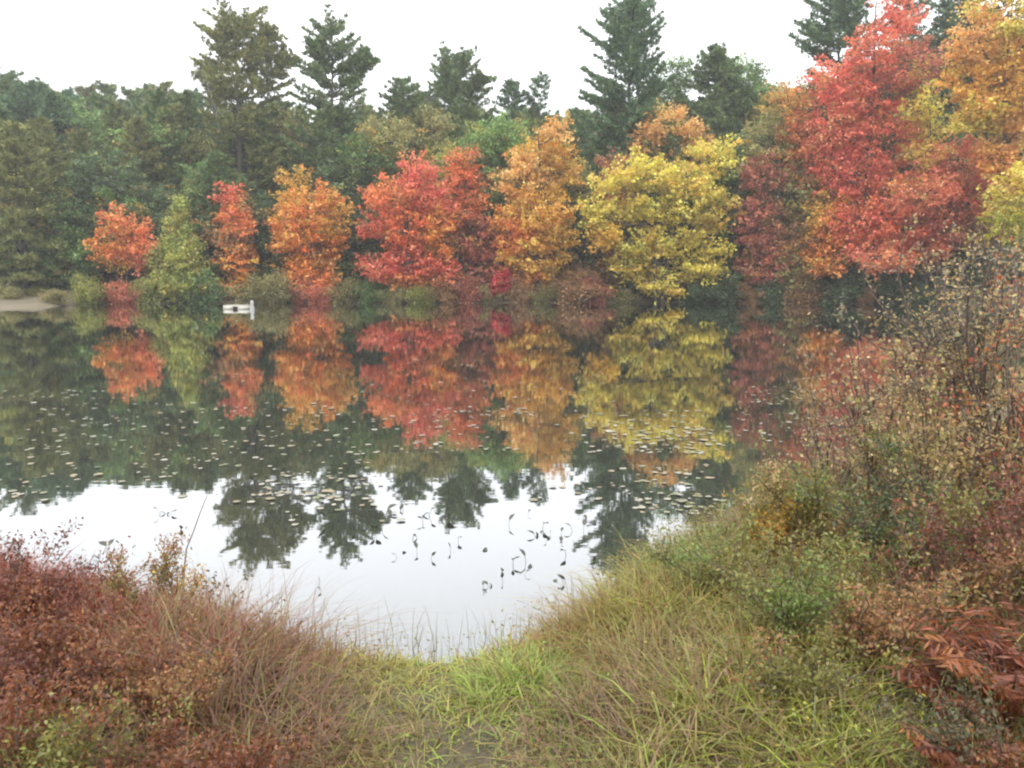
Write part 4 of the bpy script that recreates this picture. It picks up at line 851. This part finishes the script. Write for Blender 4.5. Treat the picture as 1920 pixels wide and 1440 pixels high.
L_ = [('dark wine-red bush at the corner against the bright water', 20, 1230, .35, dict(H=.56, R=.42, pal=WINE, pal2=RUST, frac2=.35, nst=16, nleaf=6120, leaf=0.0223)),
      ('rust-red bush just in front of the wine-red one', 60, 1330, .4, dict(H=.46, R=.45, pal=RUST, pal2=WINE, frac2=.3, nst=16, nleaf=6120, leaf=0.0223)),
      ('low rust-red bush at the bottom picture corner', 40, 1480, .5, dict(H=.42, R=.42, pal=RUST, pal2=FOL, frac2=.25, nst=14, nleaf=5100, leaf=0.0198)),
      ('red and olive bush between the wine-red bush and the tawny tussock', 190, 1290, .35, dict(H=.36, R=.45, pal=RUST, pal2=RTAN, frac2=.4, nst=14, nleaf=5100, leaf=0.0211)),
      ('upright tan and green leafy sprays sticking up over the bright water', 275, 1190, .15, dict(H=.46, R=.36, pal=RTAN, pal2=FOL, frac2=.5, nst=11, nleaf=2550, leaf=0.0211, upright=.5)),
      ('thin upright sprays beside the leaning bare stick', 335, 1185, .12, dict(H=.5, R=.2, pal=RTAN, pal2=YEL, frac2=.3, nst=7, nleaf=1360, leaf=0.0198, upright=.6)),
      ('red-leaved low bush under the domed sedge tussock', 320, 1360, .4, dict(H=.36, R=.45, pal=RUST, pal2=RTAN, frac2=.35, nst=13, nleaf=4420, leaf=0.0186)),
      ('dark red low bush beside the purplish tussock', 440, 1440, .45, dict(H=.3, R=.42, pal=WINE, pal2=RUST, frac2=.4, nst=12, nleaf=3740, leaf=0.0174)),
      ('olive and red low bush at the bottom edge', 240, 1470, .5, dict(H=.30, R=.42, pal=FOL, pal2=RUST, frac2=.45, nst=12, nleaf=3740, leaf=0.0174)),
      # wide bank
      ('yellow-leaved shrub at the water side of the wide bank', 1440, 1090, .2, dict(H=.6, R=.45, pal=FOL, pal2=YEL, frac2=.4, nst=13, nleaf=3740, leaf=0.0260)),
      ('olive shrub with yellow sprigs standing behind the yellow-leaved one', 1540, 1090, .3, dict(H=.72, R=.55, pal=FOL, pal2=YTAN, frac2=.4, nst=12, nleaf=4420, leaf=0.0260)),
      ('tall tan-leaved shrub with sparse top against the pond', 1660, 1010, .25, dict(H=1.5, R=.85, pal=YTAN, pal2=GRAYG, frac2=.4, nst=17, nleaf=3400, leaf=0.0310, upright=.2)),
      ('sparse tan shrub whose twigs cross the red reflection', 1560, 980, .2, dict(H=1.1, R=.75, pal=GRAYG, pal2=YTAN, frac2=.4, nst=12, nleaf=1500, leaf=0.0285, upright=.2)),
      ('tallest tan shrub at the picture edge with orange-red sprigs', 1850, 1030, .3, dict(H=2.15, R=1.0, pal=YTAN, pal2=GRAYG, frac2=.5, nst=24, nleaf=7000, leaf=0.0310, upright=.3)),
      ('orange-red leaved shrub among the tall tan shrubs', 1900, 1080, .35, dict(H=1.65, R=.7, pal=ORR, pal2=YTAN, frac2=.5, nst=14, nleaf=3740, leaf=0.0310, upright=.4)),
      ('yellowish tan shrub half way along the tall thicket', 1760, 1080, .35, dict(H=1.15, R=.8, pal=YTAN, pal2=FOL, frac2=.4, nst=18, nleaf=4300, leaf=0.0285)),
      ('dark green leafy shrub at the foot of the tall thicket', 1690, 1130, .35, dict(H=.75, R=.6, pal=Q((84, 98, 60), (74, 88, 56), (98, 106, 62)), pal2=FGRN, frac2=.3, nst=14, nleaf=4080, leaf=0.0260)),
      ('maroon shrub below the tall thicket at the picture edge', 1900, 1210, .4, dict(H=.8, R=.6, pal=DUSKB, pal2=FOL, frac2=.5, nst=16, nleaf=5100, leaf=0.0248)),
      ('reddish-brown shrub left of the maroon one', 1790, 1230, .42, dict(H=.62, R=.5, pal=WINE, pal2=RTAN, frac2=.45, nst=14, nleaf=4080, leaf=0.0223)),
      ('olive leafy shrub in the middle of the wide bank', 1480, 1250, .38, dict(H=.5, R=.5, pal=FOL, pal2=FGRN, frac2=.4, nst=13, nleaf=3740, leaf=0.0211)),
      ('brown and green shrub right of the olive one', 1610, 1270, .42, dict(H=.55, R=.5, pal=FOL, pal2=RTAN, frac2=.45, nst=13, nleaf=3910, leaf=0.0211)),
      ('greenish shrub behind the yellow-green sedge tussock', 1350, 1150, .3, dict(H=.5, R=.45, pal=FGRN, pal2=FOL, frac2=.4, nst=12, nleaf=3060, leaf=0.0211)),
      ('rusty low shrub in front of the brown and green one', 1500, 1350, .45, dict(H=.32, R=.4, pal=RTAN, pal2=FOL, frac2=.5, nst=11, nleaf=2720, leaf=0.0186)),
      ('dark tangled shrub at the bottom corner below the rusty ferns', 1880, 1490, .5, dict(H=.36, R=.42, pal=Q((92, 84, 56), (104, 92, 58), (84, 88, 54)), pal2=RUST, frac2=.2, nst=12, nleaf=3230, leaf=0.0186))]
for k, (lab, px, py, z, kw) in enumerate(L_): nshrub(lab, px, py, z, 700 + k, **kw)

# rusty ferns at the edge of the picture
MFERN = M_LEAF
def fern(label, px, py, z, H, nf, cols, seed, face=math.pi):
    rng = np.random.default_rng(seed); g = G(px, py, z); root = empty('fern', (g[0], g[1], gz(g[0], g[1])), label, 'fern', 'rusty ferns on the near bank')
    for k in range(nf):
        m = MB(); a = face + rng.normal(0, 1.0); L = H * rng.uniform(.8, 1.25)
        d = np.array([math.cos(a), math.sin(a), 0]); s = np.linspace(0, 1, 12)[:, None]; sdv = np.array([-d[1], d[0], 0])
        p = d * L * (.12 * s + .55 * s ** 2.2) + np.array([0, 0, 1]) * L * (1.05 * s - .38 * s ** 2.6); tube(m, p, np.linspace(.005, .0015, 12), 4, lin((96, 58, 38)) * .7)
        c0 = lin(cols[int(rng.integers(0, len(cols)))]) * .85
        n = 30; q = np.linspace(.16, .99, n); cen = np.stack([np.interp(q, s[:, 0], p[:, i]) for i in range(3)], 1)
        pl = L * .25 * np.sin(np.clip((q - .1) * 1.25, 0, 1) * 2.6).clip(.12, 1)
        for sg in (-1, 1):
            dv = sdv * sg * .85 + d * .35 + np.array([0, 0, -.25]) + rng.normal(0, .22, (n, 3))
            leaves(m, cen + unit(dv) * pl[:, None] * .5, dv, pl, .011, np.clip(c0 * (1 + rng.normal(0, .2, (n, 1))), .005, .8), rng)
        m.build('frond', MFERN, root)
FC = [(162, 96, 56), (146, 80, 50), (176, 116, 64), (128, 72, 50)]
fern('rust-orange fern with arching fronds at the picture edge', 1890, 1400, .45, .42, 24, FC, 1)
fern('rust-orange fern below the first, spreading towards the grass', 1830, 1500, .5, .28, 18, FC, 2)
fern('dark red fern in front of the maroon shrub', 1930, 1340, .45, .38, 18, [(144, 84, 60), (130, 74, 56), (160, 102, 64)], 3)
fern('reddish fern with long frond pointing at the grass', 1800, 1400, .45, .33, 14, FC, 4, math.pi * .95)

# ------------------------------------------------------------------ sticks, bare twigs, fallen leaves
def stick(name, label, pts, r0, r1, cat='stick', mat=None, seed=0, twigs=0):
    p = np.array(pts); b = p[0].copy(); rng = np.random.default_rng(seed)
    m = MB(); q = p - b; s = np.linspace(0, 1, 7); qq = np.stack([np.interp(s, np.linspace(0, 1, len(q)), q[:, i]) for i in range(3)], 1); qq[1:-1] += rng.normal(0, r0 * .8, (5, 3))
    tube(m, qq, np.linspace(r0, r1, 7), 6)
    root = empty(name, b, label, cat); m.build('stem', mat or M_STEM, root, True)
    for k in range(twigs):
        t = MB(); o = qq[int(rng.integers(3, 7))]; e = o + rng.normal(0, .05, 3) + np.array([0, 0, .05]); tube(t, [o, (o + e) / 2 + rng.normal(0, .01, 3), e], [r1 * 1.2, r1, r1 * .4], 4); t.build('twig', mat or M_STEM, root, True)
    return root
stick('bare_stick', 'long thin bare stick leaning over the bright water', [G(338, 1170, .1), W(350, 1030, 5.15), W(388, 930, 5.6)], .007, .003, seed=1)
stick('dead_branch', 'grey dead branch lying beside the wine-red bush', [G(95, 1095, .12), G(190, 1086, .14)], .022, .014, mat=M_DEAD, cat='branch', seed=2)
stick('dead_branch', 'bent grey dead branch among the tall tan shrubs', [W(1640, 835, 8.2), W(1690, 862, 8.0), W(1712, 875, 7.9)], .03, .02, mat=M_DEAD, cat='branch', seed=3, twigs=2)
stick('dead_branch', 'dark straight branch poking in from the picture edge over the water', [W(1935, 828, 8.6), W(1830, 826, 8.8)], .016, .008, cat='branch', seed=4)
stick('dry_stalk', 'dark bare stem standing in front of the reddish fern', [G(1700, 1420, .42), W(1682, 1290, 3.4), W(1655, 1200, 3.45)], .006, .003, cat='stem', seed=5, twigs=3)
stick('dry_stalk', 'slanting reddish stem on the slope of the wide bank', [G(1380, 1240, .3), W(1345, 1130, 4.9)], .006, .003, cat='stem', seed=6, twigs=2)
# dark twiggy weeds with a few leaves against the bright water
for k, (px, py, h, lab) in enumerate([(140, 1120, .34, 'dark twiggy weed over the grey dead branch'), (180, 1120, .38, 'dark twiggy weed between the dead branch and the tan sprays'), (205, 1115, .28, 'short dark weed left of the tan sprays'), (375, 1160, .40, 'dark sparse weed right of the leaning stick'),
                                      (405, 1165, .36, 'dark sparse weed over the domed tussock'), (430, 1170, .26, 'small dark weed at the top of the domed tussock'), (240, 1150, .36, 'dark weed behind the tan and green sprays')]):
    g = G(px, py, .02)
    shrub('twiggy_weed', lab, (g[0], g[1], max(gz(g[0], g[1]), -.05)), 820 + k, 'dark weeds against the water', H=h, R=.16, pal=Q((78, 66, 60), (92, 74, 58), (70, 72, 58)), nst=4, nleaf=60, leaf=.03, upright=.5, stem_r=.004)
# fallen and stray leaves
def leaf_thing(label, px, py, Y, size, col, seed, group=None, name='fallen_leaf'):
    rng = np.random.default_rng(seed); c = W(px, py, Y); m = MB(); n = 8
    t = np.linspace(0, 1, n); wq = np.sin(t * 3.14) ** .8 * size * .3; cu = .15 * size * np.sin(t * 3.14)
    a = np.stack([(t - .5) * size, -wq, cu + wq * .3], 1); b = np.stack([(t - .5) * size, wq, cu + wq * .3], 1); mid = np.stack([(t - .5) * size, wq * 0, cu], 1)
    f = [[i, i + 1, i + 1 + n, i + n] for i in range(n - 1)] + [[i + n, i + n + 1, i + 1 + 2 * n, i + 2 * n] for i in range(n - 1)]
    m.add(np.concatenate([a, mid, b]), f, lin(col) * .85); o = m.build(name, M_LEAF, None, True)
    o.location = c; o.rotation_euler = (rng.uniform(.1, .7), rng.normal(0, .3), rng.uniform(-.6, .6)); return tag(o, label, 'leaf', group)
for k, (lab, px, py, Y, sz, c) in enumerate([('pale curled leaf caught on the domed sedge tussock', 470, 1243, 3.75, .045, (232, 214, 200)), ('pale leaf caught in the red and olive bush', 190, 1240, 3.7, .03, (226, 208, 180)), ('cream leaf near the tawny tussock', 296, 1175, 4.3, .03, (226, 206, 168)),
                                              ('pinkish-white leaf near the dark bare stem', 1682, 1193, 3.4, .05, (232, 216, 212)), ('pale leaf left of the dark bare stem', 1568, 1187, 3.6, .045, (214, 206, 184)), ('white leaf on the bare earth of the landing', 911, 1386, 3.25, .035, (240, 228, 206)),
                                              ('pale straw leaf on the landing', 690, 1340, 3.5, .05, (206, 178, 120)), ('broad blue-green leaf standing over the mauve tussock', 1322, 1350, 3.1, .075, (112, 176, 140)), ('second broad blue-green leaf nearer the vivid green tussock', 1412, 1390, 3.0, .08, (96, 164, 122)),
                                              ('single scarlet leaf on the wide bank', 1660, 1080, 5.0, .08, (206, 78, 50)), ('pale leaf low on the wide bank', 1505, 1222, 3.8, .035, (216, 206, 180)), ('white leaf at the foot of the thicket', 1615, 1043, 5.6, .06, (228, 224, 214))]):
    leaf_thing(lab, px, py, Y, sz, c, k)

# ------------------------------------------------------------------ haze
m = MB(); box(m, (-264, -64, -1.7), (264, 264, 34)); hz = m.build('haze', None); hz['kind'] = 'stuff'
mh, t, o = new_mat('haze'); pv = t.nodes.new('ShaderNodeVolumePrincipled'); pv.inputs['Color'].default_value = (.97, .98, 1, 1); pv.inputs['Density'].default_value = HAZE; pv.inputs['Anisotropy'].default_value = .2
t.links.new(pv.outputs[0], o.inputs['Volume']); hz.data.materials.clear(); hz.data.materials.append(mh)
print('TRIS', sum(len(p.vertices) - 2 for me in bpy.data.meshes for p in me.polygons) if False else sum(len(me.loops) - 2 * len(me.polygons) for me in bpy.data.meshes))
